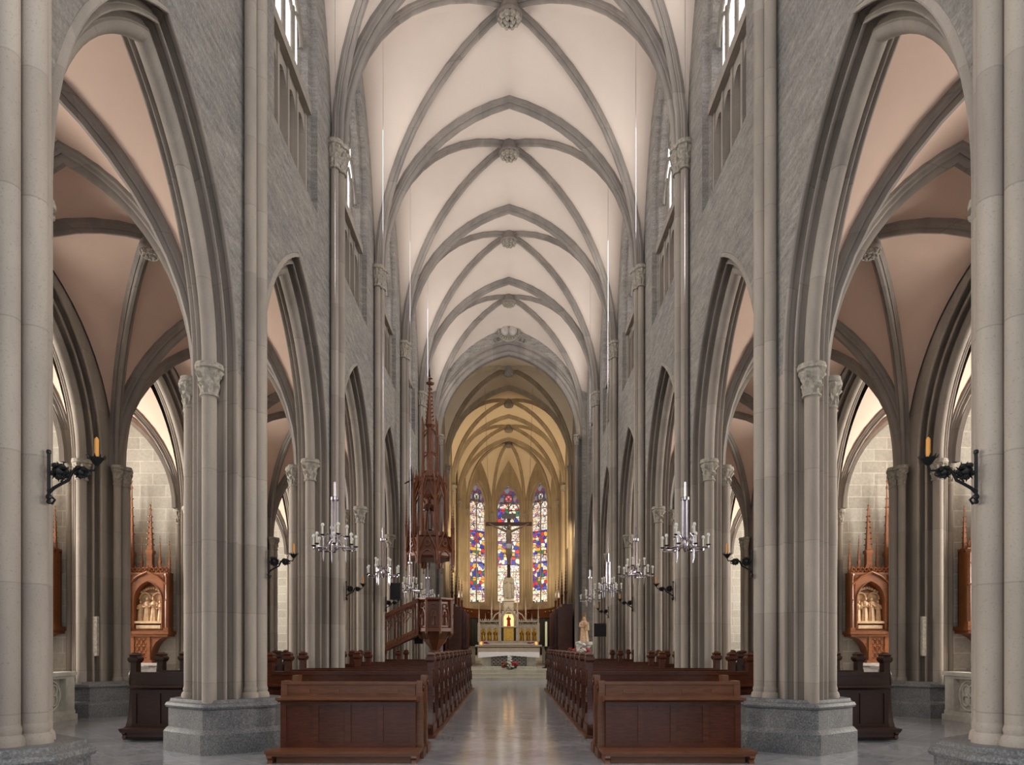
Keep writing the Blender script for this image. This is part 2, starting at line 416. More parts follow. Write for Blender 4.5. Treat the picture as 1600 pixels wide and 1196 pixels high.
# capital: leafy bell with a polygonal abacus
def capital(mb, c, r, z0, z1, n=24, half_turn=None):
    h = z1 - z0
    prof = [(r * 1.0, 0), (r * 1.16, .02 * h), (r * 1.16, .07 * h), (r * 1.02, .10 * h)]
    for k in range(9):
        t = k / 8; prof.append((r * (1.06 + .5 * t ** 1.6), (.12 + .68 * t) * h))
    prof += [(r * 1.45, .81 * h), (r * 1.7, .84 * h), (r * 1.74, .93 * h), (r * 1.62, .95 * h), (r * 1.66, h)]
    def mod(a, i, z):
        if 4 <= i <= 12:
            t = (z / h - .12) / .68
            w = abs(cos(4 * a + (pi / 2 if t < .5 else 0)))
            u = (t % .5) / .5
            return 1 + .30 * (u ** 2) * w ** .7 - .26 * (1 - w) + .09 * sin(13 * a + 9 * t) + .07 * cos(9 * a - 14 * t)
        return 1
    mb.lathe(prof, (c[0], c[1], z0), n, mod)
def base_ring(mb, c, r, z):
    mb.lathe([(r * 1.35, 0), (r * 1.35, .05), (r * 1.25, .09), (r * 1.05, .11), (r * 1.12, .15), (r, .19)], (c[0], c[1], z), 14)
def shaft(mb, c, r, z0, z1, n=14):
    mb.lathe([(r, z0), (r, z1)], (c[0], c[1], 0), n, cap=False)

def plinth(mb, poly, z1=.8):
    def off(p, d):
        a = atan2(p[1], p[0]); k = hypot(*p); return (p[0] * (k + d) / k, p[1] * (k + d) / k)
    rings = []
    for d, z in ((.07, 0), (.07, .30), (.02, .36), (.0, .37), (0, .66), (.035, .67), (.05, .70), (.03, .74), (-.02, .76), (-.03, z1)):
        rings.append([(*off(p, d), z) for p in poly])
    mb.loft(rings)

def make_pier(s, label):
    """built about the pier axis, nave towards -s x"""
    o = thing('stone_pier', (0, 0, 0), label, 'pier', 'nave piers')
    f = lambda p: (s * (p[0] - XP), p[1])
    ring = [f(p) for p in PROF] + [f((x, -v)) for x, v in PROF[::-1]]
    mb = MB(); mb.loft([[(x, y, .72) for x, y in ring], [(x, y, Z_SP) for x, y in ring]])
    mb.build('moulded_core', M['pier'], o)
    mb = MB(); plinth(mb, [(s * x, y) for x, y in ((-.82, -.26), (-.82, .26), (-.62, .42), (-.05, .82), (.05, .82), (.62, .42), (.82, .26), (.82, -.26), (.62, -.42), (.05, -.82), (-.05, -.82), (-.62, -.42))])
    mb.build('plinth', M['granite'], o)
    for x, v, r in ((-.42, -.19, .092), (-.42, .19, .092), (-.505, 0, .105)):
        mb = MB(); shaft(mb, (s * x, v), r, .72, Z_VSP - .62); base_ring(mb, (s * x, v), r, .78); mb.build('nave_shaft', M['pier'], o)
    mb = MB()
    for x, v, r in ((-.42, -.19, .118), (-.42, .19, .118), (-.505, 0, .125)): capital(mb, (s * x, v), r, Z_VSP - .64, Z_VSP, 20)
    mb.build('nave_capital', M['cap'], o)
    for x, v, r in ((.52, -.2, .08), (.52, .2, .08), (.58, 0, .11)):
        mb = MB(); shaft(mb, (s * x, v), r, .72, Z_SP - .44); base_ring(mb, (s * x, v), r, .78); mb.build('aisle_shaft', M['pier'], o)
    mb = MB()
    for x, v, r in ((.52, -.2, .08), (.52, .2, .08), (.58, 0, .11)): capital(mb, (s * x, v), r, Z_SP - .48, Z_SP)
    mb.build('aisle_capital', M['cap'], o)
    for q in (-1, 1):
        mb = MB(); capital(mb, (0, q * .70), .118, Z_SP - .48, Z_SP); mb.build('arch_capital', M['cap'], o)
    return o
WHERE = ['', 'at the frame edge', 'beside the rearmost pews', 'behind the nearest chandelier', 'behind the second chandelier', 'next to the pulpit or the wall screen', 'before the chancel arch']
for s in (-1, 1):
    proto = None
    for n in range(1, 7):
        lab = f'clustered limestone nave pier on granite plinth, {ORD[n-1]} from camera on the {SIDE[s]}'
        if proto is None: proto = make_pier(s, lab); proto.location = (s * XP, PY(n), 0)
        else: dup(proto, (s * XP, PY(n), 0), lab)

# nave arcades + nave walls with clerestory
NA = 16
def add_arcade(s, n, xc, name, mat):
    ym = PY(n) + L / 2
    mb = MB(); arch_sweep(mb, arc_prof(xc), AC, Z_SP, NA, lambda u, w, z: (s * w, ym + u, z))
    return struct(mb.build(name, mat))
WA, WZ, WAP = 1.40, 14.4, 3.1              # clerestory opening: half width, springing, rise
wR, wC = fit(WA, WAP)
def opening(a, zs, zp, R, c, n=10):
    L_ = arch_line(R, c, zp, n)
    return [(-a, zs)] + L_ + [(a, zs)]
def wall_with_opening(mb, u0, u1, z0, z1, a, zs, zp, R, c, fn, reveal, a2, zs2, n=10):
    """flat wall with a pointed opening and a splayed reveal; fn(u, z, d)"""
    mb.grid([[fn(u0, z0, 0), fn(-a, z0, 0)], [fn(u0, z1, 0), fn(-a, z1, 0)]])
    mb.grid([[fn(a, z0, 0), fn(u1, z0, 0)], [fn(a, z1, 0), fn(u1, z1, 0)]])
    if zs > z0: mb.grid([[fn(-a, z0, 0), fn(a, z0, 0)], [fn(-a, zs, 0), fn(a, zs, 0)]])
    A = arch_line(R, c, zp, n)
    mb.grid([[fn(u, z, 0) for u, z in A], [fn(u, z1, 0) for u, z in A]])
    o1 = opening(a, zs, zp, R, c, n); k = a - a2
    o2 = opening(a2, zs2, zp, R - k, c, n)
    m1 = [((p[0] + q[0]) / 2, (p[1] + q[1]) / 2) for p, q in zip(o1, o2)]
    rows = [[fn(u, z, 0) for u, z in o1], [fn(u, z, reveal * .35) for u, z in o1 if True], [fn(u, z, reveal * .45) for u, z in m1], [fn(u, z, reveal * .8) for u, z in m1], [fn(u, z, reveal) for u, z in o2]]
    rows = [r + r[:1] for r in rows]
    mb.grid(rows)
    return o2
def tracery(mb, fn, a, zs, zp, R, c, d, lights=4, t=.045):
    """mullions, lancet heads and a wheel"""
    def bar(pts, r): mb.tube([fn(u, z, d) for u, z in pts], r, 6)
    w = 2 * a / lights
    top = zp - .1
    for k in range(1, lights): bar([(-a + w * k, zs), (-a + w * k, top + (.9 if k == lights // 2 else .35))], t)
    aR, ac = fit(w / 2, w * .75)
    for k in range(lights):
        bar([(-a + w * (k + .5) + u, z) for u, z in arch_line(aR, ac, top, 5)], t * .8)
    if lights >= 4:
        R2, c2 = fit(a / 2, a * .75)
        for q in (-1, 1): bar([(q * a / 2 + u, z) for u, z in arch_line(R2, c2, top, 6)], t)
    zc = zp + a * 1.02; rc = a * .38
    bar([(rc * cos(2 * pi * k / 20), zc + rc * sin(2 * pi * k / 20)) for k in range(21)], t)
    for q in range(4):
        bar([(rc * .5 * cos(pi / 2 * q) + rc * .42 * cos(2 * pi * k / 10), zc + rc * .5 * sin(pi / 2 * q) + rc * .42 * sin(2 * pi * k / 10)) for k in range(11)], t * .55)

wn = 0
for s in (-1, 1):
    wall = MB()
    for n in range(0, NP):
        ym = PY(n) + L / 2
        # arcade spandrels
        A = arch_line(R_OUT, AC, Z_SP, NA)
        fnw = lambda u, z, d: (s * (XW + d), ym + u, z)
        for xx in (0, 2 * (XP - XW)):
            wall.grid([[fnw(u, z, xx) for u, z in A], [fnw(u, Z_SILL - .6, xx) for u, z in A]])
            for q in (-1, 1):
                e = q * 2.65; i = q * (2.65 - .42)
                wall.grid([[fnw(e, Z_SP, xx), fnw(i, Z_SP, xx)], [fnw(e, Z_SILL - .6, xx), fnw(i, Z_SILL - .6, xx)]])
        o2 = wall_with_opening(wall, -2.65, 2.65, Z_SILL - .6, 20.0, WA, Z_SILL, WZ, wR, wC, fnw, .40, WA - .20, Z_SILL + .08)
        add_arcade(s, n, XP, 'arcade_arch', M['arch'])
        # clerestory window: blind arcade below, rail, leaded glass above
        if n >= 1:
            wn += 1
            ai = WA - .20
            win = MB(); win.poly([fnw(u, max(z, 13.0), .38) for u, z in o2 if True])
            w = struct(win.build(f'window_{wn}', M['glass'], ang=None))
            fr = MB(); tracery(fr, fnw, ai, 13.0, WZ, wR - .20, wC, .29)
            fr.build('tracery', M['lead'], w)
            rl = MB()
            rl.box(s * (XW + .08), s * (XW + .40), ym - ai - .03, ym + ai + .03, 12.9, 13.12); rl.build('sill_rail', M['arch'], w)
            bl = MB(); bl.box(s * (XW + .36), s * (XW + .40), ym - ai - .05, ym + ai + .05, Z_SILL, 13.0)
            wd = 2 * ai / 4
            for k in range(5): bl.box(s * (XW + .18), s * (XW + .37), ym - ai + wd * k - .05, ym - ai + wd * k + .05, Z_SILL, 12.95)
            aR, ac = fit(wd / 2 - .03, wd * .55)
            for k in range(4):
                uc = -ai + wd * (k + .5); AA = arch_line(aR, ac, 12.35, 6)
                bl.grid([[fnw(uc + u, z, .21) for u, z in AA], [fnw(uc + u, 12.95, .21) for u, z in AA]])
                bl.grid([[fnw(uc + u, z, .21) for u, z in AA], [fnw(uc + u, z, .36) for u, z in AA]])
            bl.build('blind_arcade', M['arch'], w)
    # parapet strip behind everything up to the roof
    struct(wall.build(f'wall_{SIDE[s]}', M['wall'], ang=.5))

# ---------------------------------------------------------------- vaults
RIB = [(.34, -.17), (.20, -.17), (.17, -.135), (.125, -.125), (.10, -.10), (.115, -.075), (.05, -.07), (.0, -.04), (0, .04), (.05, .07), (.115, .075), (.10, .10), (.125, .125), (.17, .135), (.20, .17), (.34, .17)]
def rib_prof(R, sc=1.0): return [(R + dr * sc, w * sc) for dr, w in RIB]
def lerp(A, B, m):
    return [[a.lerp(b, j / m) for a, b in zip(A, B)] for j in range(m + 1)]
def vault_bay(webs, ribs, xa, xb, y0, y1, z0, rise_t, rise_d, rise_w, inset=.36, m=6, n=12, t0=True, t1=False, sc=1.0, walls=(True, True), wall_mb=None, z_stilt=0):
    xc = (xa + xb) / 2; hx = abs(xb - xa) / 2; yc = (y0 + y1) / 2; hy = (y1 - y0) / 2
    At = hx - inset; Rt, ct = fit(At, rise_t)
    hd = hypot(hx, hy); Ad = hd - inset * .95; Rd, cd = fit(Ad, rise_d)
    Aw = hy - .05; Rw, cw = fit(Aw, rise_w)
    e = .22 * sc
    T = half_arch(Rt + e, ct, n); D = half_arch(Rd + e * .9, cd, n); W = half_arch(Rw + .05, cw, n)
    for sx in (-1, 1):
        for sy in (-1, 1):
            yy = yc + sy * hy
            Tp = [Vector((xc - sx * u, yy, z0 + z)) for u, z in T]
            Dp = [Vector((xc - sx * u * hx / hd, yc - sy * u * hy / hd, z0 + z)) for u, z in D]
            Wp = [Vector((xc + sx * hx, yc - sy * u, z0 + z_stilt + z)) for u, z in W]
            webs.grid(lerp(Tp, Dp, m)); webs.grid(lerp(Wp, Dp, m))
    if t0: arch_sweep(ribs, rib_prof(Rt, sc), ct, z0, n, lambda u, w, z: (xc + u, y0 + w, z), True)
    if t1: arch_sweep(ribs, rib_prof(Rt, sc), ct, z0, n, lambda u, w, z: (xc + u, y1 + w, z), True)
    for q in (-1, 1):
        dx, dy = hx / hd, q * hy / hd
        arch_sweep(ribs, rib_prof(Rd, .72 * sc), cd, z0, n, lambda u, w, z: (xc + dx * u - dy * w, yc + dy * u + dx * w, z), True)
    return z0 + rise_d
NAVE_T, NAVE_D, NAVE_W = 5.0, 5.62, 5.1
webs, ribs = MB(), MB()
for n in range(0, NP):
    vault_bay(webs, ribs, -XW, XW, PY(n), PY(n + 1), Z_VSP, NAVE_T, NAVE_D, NAVE_W, t0=(n > 0))
struct(webs.build('ceiling', M['plaster'], ang=.7))
struct(ribs.build('vault_ribs', M['rib'], ang=.5))

def make_boss(name, r, label, group, z=0):
    o = thing(name, (0, 0, 0), label, 'roof boss', group)
    mb = MB(); mb.lathe([(r * 1.0, .0), (r * 1.05, .03), (r * 1.05, .08), (r * .96, .12), (r * .96, .34), (r * 1.08, .38), (r * 1.08, .6), (r, .62)], n=24)
    mb.build('drum', M['rib'], o)
    mb = MB()
    for ring, k, zz, q in ((.72, 10, -.02, .26), (.34, 6, -.05, .24)):
        for i in range(k):
            a = 2 * pi * i / k; mb.ball((r * ring * cos(a), r * ring * sin(a), zz), (r * q, r * q, .09), 6, 5)
            mb.tube([(r * (ring + .1) * cos(a + .3), r * (ring + .1) * sin(a + .3), 0), (r * (ring - .1) * cos(a + .3), r * (ring - .1) * sin(a + .3), -.10)], .025, 5)
    mb.build('carved_foliage', M['cap'], o)
    return o
p0 = None
for i, n in enumerate(range(3, NP)):
    lab = f'carved foliage boss where nave vault ribs cross, {ORD[i]} from the top of the photo'
    loc = (0, PY(n) + L / 2, Z_VSP + NAVE_D - .22)
    if p0 is None: p0 = make_boss('roof_boss', .33, lab, 'nave roof bosses'); p0.location = loc
    else: dup(p0, loc, lab)

# ---------------------------------------------------------------- aisles and chapels
for s in (-1, 1):
    webs, ribs = MB(), MB()
    for n in range(0, NP - 1):
        vault_bay(webs, ribs, s * (XP + .4), s * (XO - .35), PY(n), PY(n + 1), Z_SP, 3.45, 3.75, 3.55, inset=.16, t0=(n > 0), sc=1.0)
        webs_c = webs
        vault_bay(webs, ribs, s * (XO + .45), s * XOUT, PY(n) + .35, PY(n + 1) - .35, Z_SP, 3.0, 3.3, 3.3, inset=.1, t0=False, sc=.8)
        # wall arch on the chapel's east wall
        R, c = fit((XOUT - XO - .45) / 2 - .12, 2.95); xm = s * (XO + .45 + XOUT) / 2
        arch_sweep(ribs, [(R + .3, .3), (R + .3, -.02), (R + .2, -.1), (R + .13, -.12), (R + .1, -.2), (R, -.22), (R, .3)], c, Z_SP, 12, lambda u, w, z: (xm + u, PY(n + 1) - .37 + w, z))
        add_arcade(s, n, XO, 'chapel_arch', M['arch'])
    struct(webs.build(f'ceiling_aisle_{SIDE[s]}', M['plaster_pink'], ang=.7))
    struct(ribs.build('aisle_vault_ribs', M['rib'], ang=.5))
    # dividing walls between chapels
    for n in range(1, NP):
        w = MB(); w.box(s * (XO + .45), s * XOUT, PY(n) - .38, PY(n) + .38, 0, 9.8)
        struct(w.build(f'wall_chapel_{SIDE[s]}', M['ashlar'], ang=None))
    # aisle-side spandrel above the chapel arches, outer wall with windows
    w = MB()
    for n in range(0, NP - 1):
        ym = PY(n) + L / 2
        A = arch_line(R_OUT, AC, Z_SP, NA)
        for xx in (XO - .31, XO + .31):
            w.grid([[(s * xx, ym + u, z) for u, z in A], [(s * xx, ym + u, 9.9) for u, z in A]])
            for q in (-1, 1):
                w.grid([[(s * xx, ym + q * 2.65, Z_SP), (s * xx, ym + q * 2.23, Z_SP)], [(s * xx, ym + q * 2.65, 9.9), (s * xx, ym + q * 2.23, 9.9)]])
    struct(w.build(f'wall_aisle_{SIDE[s]}', M['arch'], ang=None))
    w = MB(); aR, ac = fit(1.3, 2.2)
    for n in range(0, NP - 1):
        ym = PY(n) + L / 2
        fo = lambda u, z, d: (s * (XOUT + d), ym + u, z)
        o2 = wall_with_opening(w, -2.65, 2.65, 0, 9.9, 1.3, 2.6, 6.2, aR, ac, fo, .5, 1.1, 2.8)
        wn += 1
        g = MB(); g.poly([fo(u, z, .48) for u, z in o2]); g = struct(g.build(f'window_{wn}', M['chapel_glass'], ang=None))
        tr = MB(); tracery(tr, fo, 1.1, 2.8, 6.2, aR - .2, ac, .42, 2); tr.build('tracery', M['lead'], g)
    struct(w.build(f'wall_outer_{SIDE[s]}', M['ashlar'], ang=.5))
    r = MB(); r.box(s * 4.3, s * 15.2, 0, PY(NP) + .5, 9.95, 10.15); struct(r.build(f'roof_aisle_{SIDE[s]}', M['arch'], ang=None))
    # outer piers at the ends of the dividing walls
    proto = None
    for n in range(1, NP):
        lab = f'clustered stone pier at the chapel entrance, {ORD[n-1]} from camera along the {SIDE[s]} aisle'
        if proto is None:
            proto = o = thing('chapel_pier', (0, 0, 0), lab, 'pier', 'chapel piers')
            f = lambda p: (s * (p[0] - XP), p[1])
            ring = [f(p) for p in PROF] + [f((x, -v)) for x, v in PROF[::-1]]
            mb = MB(); mb.loft([[(x, y, .72) for x, y in ring], [(x, y, Z_SP) for x, y in ring]]); mb.build('moulded_core', M['pier'], o)
            mb = MB(); plinth(mb, [(s * x, y) for x, y in ((-.78, -.26), (-.78, .26), (-.62, .42), (-.25, .82), (.25, .82), (.62, .42), (.8, .26), (.8, -.26), (.62, -.42), (.25, -.82), (-.25, -.82), (-.62, -.42))])
            mb.build('plinth', M['granite'], o)
            for x, v, r in ((-.52, -.2, .08), (-.52, .2, .08), (-.57, 0, .10), (.50, -.32, .08)):
                mb = MB(); shaft(mb, (s * x, v), r, .72, Z_SP - .40); base_ring(mb, (s * x, v), r, .78); mb.build('shaft', M['pier'], o)
                mb = MB(); capital(mb, (s * x, v), r, Z_SP - .46, Z_SP, 20); mb.build('capital', M['cap'], o)
            mb = MB(); capital(mb, (0, -.70), .118, Z_SP - .46, Z_SP, 20); mb.build('capital', M['cap'], o)
            o.location = (s * XO, PY(n), 0)
        else: dup(proto, (s * XO, PY(n), 0), lab)
    # aisle bosses
    b0 = None
    for n in range(1, 5):
        lab = f'small carved boss in the {SIDE[s]} aisle vault, {ORD[n-1]} from camera'
        loc = (s * (XP + XO + .05) / 2, PY(n) + L / 2, Z_SP + 3.75 - .2)
        if b0 is None: b0 = make_boss('aisle_boss', .2, lab, 'aisle roof bosses'); b0.location = loc
        else: dup(b0, loc, lab)

# roof over the nave and choir keeps the sky out above the vaults
r = MB(); r.box(-5, 5, 0, 58, 20.2, 20.4); struct(r.build('roof_nave', M['arch'], ang=None))

# ---------------------------------------------------------------- chancel arch and choir
YC = PY(NP); CA = 3.62; Z_CSP = 12.8
cR, cC = fit(CA, 17.2 - Z_CSP)
w = MB()
prof = [(cR + .62, -.28), (cR + .5, -.28), (cR + .47, -.20), (cR + .40, -.24), (cR + .36, -.14), (cR + .24, -.12), (cR + .2, -.03), (cR + .13, -.06), (cR + .05, -.02), (cR, .04), (cR, .35)]
arch_sweep(w, prof, cC, Z_CSP, 20, lambda u, ww, z: (u, YC + ww, z), zbot=0)
struct(w.build('chancel_arch', M['rib'], ang=.5))
w = MB(); A = arch_line(cR + .62, cC, Z_CSP, 20)
w.grid([[(u, YC - .275, z) for u, z in A], [(u, YC - .275, 20.1) for u, z in A]])
w.grid([[(u, YC + .35, z) for u, z in arch_line(cR, cC, Z_CSP, 20)], [(u, YC + .35, 20.1) for u, z in arch_line(cR, cC, Z_CSP, 20)]])
for q in (-1, 1):
    w.grid([[(q * (CA + .62), YC - .275, 0), (q * 4.6, YC - .275, 0)], [(q * (CA + .62), YC - .275, 20.1), (q * 4.6, YC - .275, 20.1)]])
    w.box(q * 3.9, q * 15, YC - .25, YC + .1, 0, 20.1)
struct(w.build('wall_chancel_arch', M['wall'], ang=None))
for s in (-1, 1):
    o = thing('chancel_arch_shaft', (s * CA, YC - .1, 0), f'slender shaft with leaf capital carrying the chancel arch, {SIDE[s]} side', 'column', 'chancel arch shafts')
    mb = MB(); shaft(mb, (-s * .02, -.14), .11, .47, Z_CSP - .5); base_ring(mb, (-s * .02, -.14), .11, .47); mb.build('shaft', M['rib'], o)
    mb = MB(); capital(mb, (-s * .02, -.14), .11, Z_CSP - .55, Z_CSP, 20); mb.build('capital', M['cap'], o)
# choir walls
XC = 3.85
APSE = [(3.85, PY(10)), (3.2, 54.4), (1.28, 56.2)]
for s in (-1, 1):
    w = MB()
    for n in range(7, 10):
        ym = PY(n) + L / 2; fo = lambda u, z, d: (s * (XC + d), ym + u, z)
        aR, ac = fit(1.1, 2.4)
        o2 = wall_with_opening(w, -2.65, 2.65, 0, 20.1, 1.1, 8.0, 13.2, aR, ac, fo, .5, .9, 8.3)
        wn += 1
        g = MB(); g.poly([fo(u, z, .48) for u, z in o2]); g = struct(g.build(f'window_{wn}', M['stained_side'], ang=None))
        tr = MB(); tracery(tr, fo, .9, 8.3, 13.2, aR - .2, ac, .42, 2); tr.build('tracery', M['lead'], g)
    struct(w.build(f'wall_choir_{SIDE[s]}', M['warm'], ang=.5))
    p0 = None
    for i, n in enumerate((8, 9, 10)):
        lab = f'slim leaf-topped wall shaft in the choir, {ORD[i]} beyond chancel arch, {SIDE[s]} wall'
        if p0 is None:
            p0 = o = thing('choir_shaft', (s * (XC - .08), PY(n), 0), lab, 'column', 'choir wall shafts')
            for v in (-.15, .15, 0):
                mb = MB(); shaft(mb, (-s * (.06 if v == 0 else 0), v), .10, 0, 12.1); mb.build('shaft', M['warm'], o)
            mb = MB()
            for v in (-.15, .15, 0): capital(mb, (-s * (.06 if v == 0 else 0), v), .10, 12.1, 12.6, 16)
            mb.build('capital', M['cap'], o)
        else: dup(p0, (s * (XC - .08), PY(n), 0), lab)
webs, ribs = MB(), MB()
for n in range(7, 10):
    vault_bay(webs, ribs, -XC, XC, PY(n), PY(n + 1), 12.6, 4.6, 4.75, 4.7, inset=.2, t0=(n > 7), t1=(n == 9))
# apse: ribs and cells from a boss to the polygon's corners
ZB = 17.2; YB = 54.2
corner = [Vector((-3.85, PY(10), 0)), Vector((-3.2, 54.4, 0)), Vector((-1.28, 56.2, 0)), Vector((1.28, 56.2, 0)), Vector((3.2, 54.4, 0)), Vector((3.85, PY(10), 0))]
ZA = 12.2
def apse_rib(p, n=12):
    B = Vector((0, YB, ZB + .1)); out = []
    for i in range(n + 1):
        a = pi / 2 * i / n
        q = p.lerp(Vector((0, YB, 0)), 1 - cos(a)); q = Vector((q.x, q.y, ZA + (ZB + .1 - ZA) * sin(a) ** .9)); out.append(q)
    return out
RB = [apse_rib(c) for c in corner]
for k in range(1, 5):
    ribs.tube([p + Vector((0, 0, -.1)) for p in RB[k]], .13, 8)
wall = MB()
for k in range(5):
    a, b = corner[k], corner[k + 1]; d = b - a; ln = d.length; d.normalize(); nrm = Vector((-d.y, d.x, 0))
    if nrm.y < 0 and k in (1, 2, 3): nrm = -nrm
    if k == 0: nrm = Vector((-1, .3, 0)).normalized()
    if k == 4: nrm = Vector((1, .3, 0)).normalized()
    mid = (a + b) / 2
    fo = lambda u, z, dd: tuple(mid + d * u + nrm * dd + Vector((0, 0, z)))
    Rw, cw = fit(ln / 2, 4.0 if k != 2 else 4.2)
    H = half_arch(Rw, cw, 12)
    for q, rb in ((1, RB[k]), (-1, RB[k + 1])):
        Wp = [Vector(fo(q * u, ZA + z, 0)) for u, z in H]
        webs.grid(lerp(Wp, rb, 6))
    if k in (1, 2, 3):
        wa = .86
        aR, ac = fit(wa, 1.75)
        o2 = wall_with_opening(wall, -ln / 2, ln / 2, 0, 20, wa + .16, 4.75, 12.7, *fit(wa + .16, 2.0), fo, .5, wa, 5.05)
        wn += 1
        base = Vector(fo(0, 5.05, .48)); ang = atan2(d.y, d.x)
        g = MB(); g.poly([(u, 0, z - 5.05) for u, z in o2])
        g = struct(g.build(f'window_{wn}', M['stained_mid' if k == 2 else 'stained_side'], ang=None))
        g.location = base; g.rotation_euler = (0, 0, ang)
        tr = MB(); f2 = lambda u, z, dd: (u, -.05, z - 5.05)
        tracery(tr, f2, wa - .05, 5.05, 12.6, aR, ac, 0, 2, .05); tr.build('tracery', M['lead'], g)
        ro = MB(); zc = 12.6 + (wa - .05) * 1.02 - 5.05
        for q in range(4 if k != 2 else 6):
            a_ = 2 * pi * q / (4 if k != 2 else 6) + pi / 4
            ro.poly([(.20 * cos(a_) + .125 * cos(2 * pi * i_ / 12), -.03, zc + .20 * sin(a_) + .125 * sin(2 * pi * i_ / 12)) for i_ in range(12)])
        ro.build('rosette_glass', M['rosette_pale' if k != 2 else 'rosette_red'], g, ang=None)
    else:
        wall.grid([[fo(-ln / 2, 0, 0), fo(ln / 2, 0, 0)], [fo(-ln / 2, 20, 0), fo(ln / 2, 20, 0)]])
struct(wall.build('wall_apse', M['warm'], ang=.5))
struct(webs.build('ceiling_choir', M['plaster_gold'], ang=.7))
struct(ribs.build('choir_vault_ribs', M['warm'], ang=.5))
b0 = None
for i, (yy, zz) in enumerate(((PY(7) + L / 2, 17.15), (PY(8) + L / 2, 17.15), (PY(9) + L / 2, 17.15), (YB, 17.0))):
    lab = 'round boss where the apse ribs meet above the stained glass' if i == 3 else f'plain round boss in the choir vault, {ORD[i]} beyond the chancel arch'
    if b0 is None: b0 = make_boss('choir_boss', .3, lab, 'choir roof bosses'); b0.location = (0, yy, zz)
    else: dup(b0, (0, yy, zz), lab)
b0 = None
for s in (-1, 1):
    for i, (x, y) in enumerate(((3.2, 54.4), (1.28, 56.2))):
        lab = f'thin apse shaft with small capital at the {"outer" if i == 0 else "inner"} edge of the {SIDE[s]} stained glass window'
        if b0 is None:
            b0 = o = thing('apse_shaft', (0, 0, 0), lab, 'column', 'apse shafts')
            mb = MB(); shaft(mb, (0, -.06), .11, 0, 11.8, 12); mb.build('shaft', M['warm'], o)
            mb = MB(); capital(mb, (0, -.06), .10, 11.75, 12.2, 16); mb.build('capital', M['cap'], o)
            o.location = (s * x, y, 0)
        else: dup(b0, (s * x, y, 0), lab)

# ================================================================ FURNITURE AND FITTINGS
# ---------------------------------------------------------------- pews (built for the right-hand block, inner end at x = 0, back towards the camera at y = 0)
def end_panel(mb, x0, x1, y0=0.0, top=1.26, w=.16):
    # scrolled bench end: wide foot, waisted post
    P = [(-.14, .0), (.47, 0), (.47, .16), (.46, .22), (.40, .25), (.33, .36), (.27, .50), (.31, .60), (.30, .70), (.20, .82), (.17, .98), (.17, top), (.17 - w, top), (.17 - w, .95), (-.03, .62), (-.05, .45), (-.10, .26), (-.14, .2)]
    mb.prism([(y + y0, z) for y, z in P], lambda p, d: (d, p[0], p[1]), x0, x1)
def post_cap(mb, xc, yc, z, w=.17, d=.22):
    def ring(a, b, zz): return [(xc - a / 2, yc - b / 2, zz), (xc + a / 2, yc - b / 2, zz), (xc + a / 2, yc + b / 2, zz), (xc - a / 2, yc + b / 2, zz)]
    mb.loft([ring(w * .75, d * .75, z - .02), ring(w, d, z + .02), ring(w, d, z + .06), ring(w * .78, d * .78, z + .085), ring(w * .72, d * .72, z + .10), ring(w * .9, d * .9, z + .115), ring(w * .3, d * .3, z + .16)])
def make_pew(w, label, outer, mats, group, kneel=True, h=1.10, npan=4, post=True):
    o = thing('church_pew', (0, 0, 0), label, 'pew', group)
    a, b = .10, w - (.10 if outer else 0)
    mb = MB(); mb.box(a, b, .0, .045, .10, h - .05)
    mb.box(a - .02, b, -.02, .07, h - .06, h); mb.box(a, b, -.015, .0, h - .24, h - .22)
    mb.build('backrest', mats[0], o)
    mb = MB(); mb.box(a + .04, b - .04, -.11, -.08, .12, .80)
    n = npan; pw = (b - a - .08) / n
    for k in range(n + 1): mb.box(a + .04 + pw * k - .035, a + .04 + pw * k + .035, -.135, -.08, .12, .80)
    mb.box(a + .01, b - .01, -.135, -.08, .74, .81); mb.box(a + .01, b - .01, -.135, -.08, .12, .22)
    mb.build('desk_panel', mats[1], o)
    mb = MB(); prof = [(-.25, .845), (-.25, .87), (-.02, .88), (-.02, .80), (-.15, .80), (-.17, .825), (-.23, .83)]
    mb.prism(prof, lambda p, d: (d, p[0], p[1]), a - .01, b + .01); mb.build('book_ledge', mats[0], o)
    if kneel:
        mb = MB(); mb.box(a - .08, b + .06, -.40, -.12, .13, .165); mb.box(a - .07, b + .05, -.385, -.36, .10, .13)
        for x in (a - .04, b - .02):
            mb.prism([(-.37, 0), (-.14, 0), (-.14, .13), (-.37, .13), (-.39, .09), (-.35, .05)], lambda p, d: (d, p[0], p[1]), x, x + .06)
        mb.box(a, b, -.34, -.32, .02, .10)
        mb.build('kneeler', mats[0], o)
    mb = MB(); mb.box(a, b, .04, .44, .43, .47); mb.box(a, b, .38, .42, .10, .43); mb.build('seat', mats[1], o)
    for k, x in enumerate((0, w - .10) if outer else (0,)):
        e = MB(); end_panel(e, x, x + .10, top=1.28 if post else h)
        ep = e.build('bench_end', mats[0], o)
        c = MB()
        if post: post_cap(c, x + .05, .09, 1.28); c.build('post_cap', mats[0], ep)
        # carved tracery on the aisle face
        if k == 0:
            t = MB()
            t.tube([(-.012, .06 + .06 * cos(2 * pi * i / 12), .98 + .14 * sin(2 * pi * i / 12)) for i in range(13)], .016, 5)
            t.tube([(-.012, .09 + .06 * cos(i * .8), .36 + .05 * i) for i in range(7)], .022, 5)
            t.build('carved_tracery', mats[1], ep)
            t = MB(); t.box(-.02, .12, -.15, .475, 0, .17); t.build('plinth_block', mats[1], ep)
    return o
WD = (M['pew'], M['pew_light'])
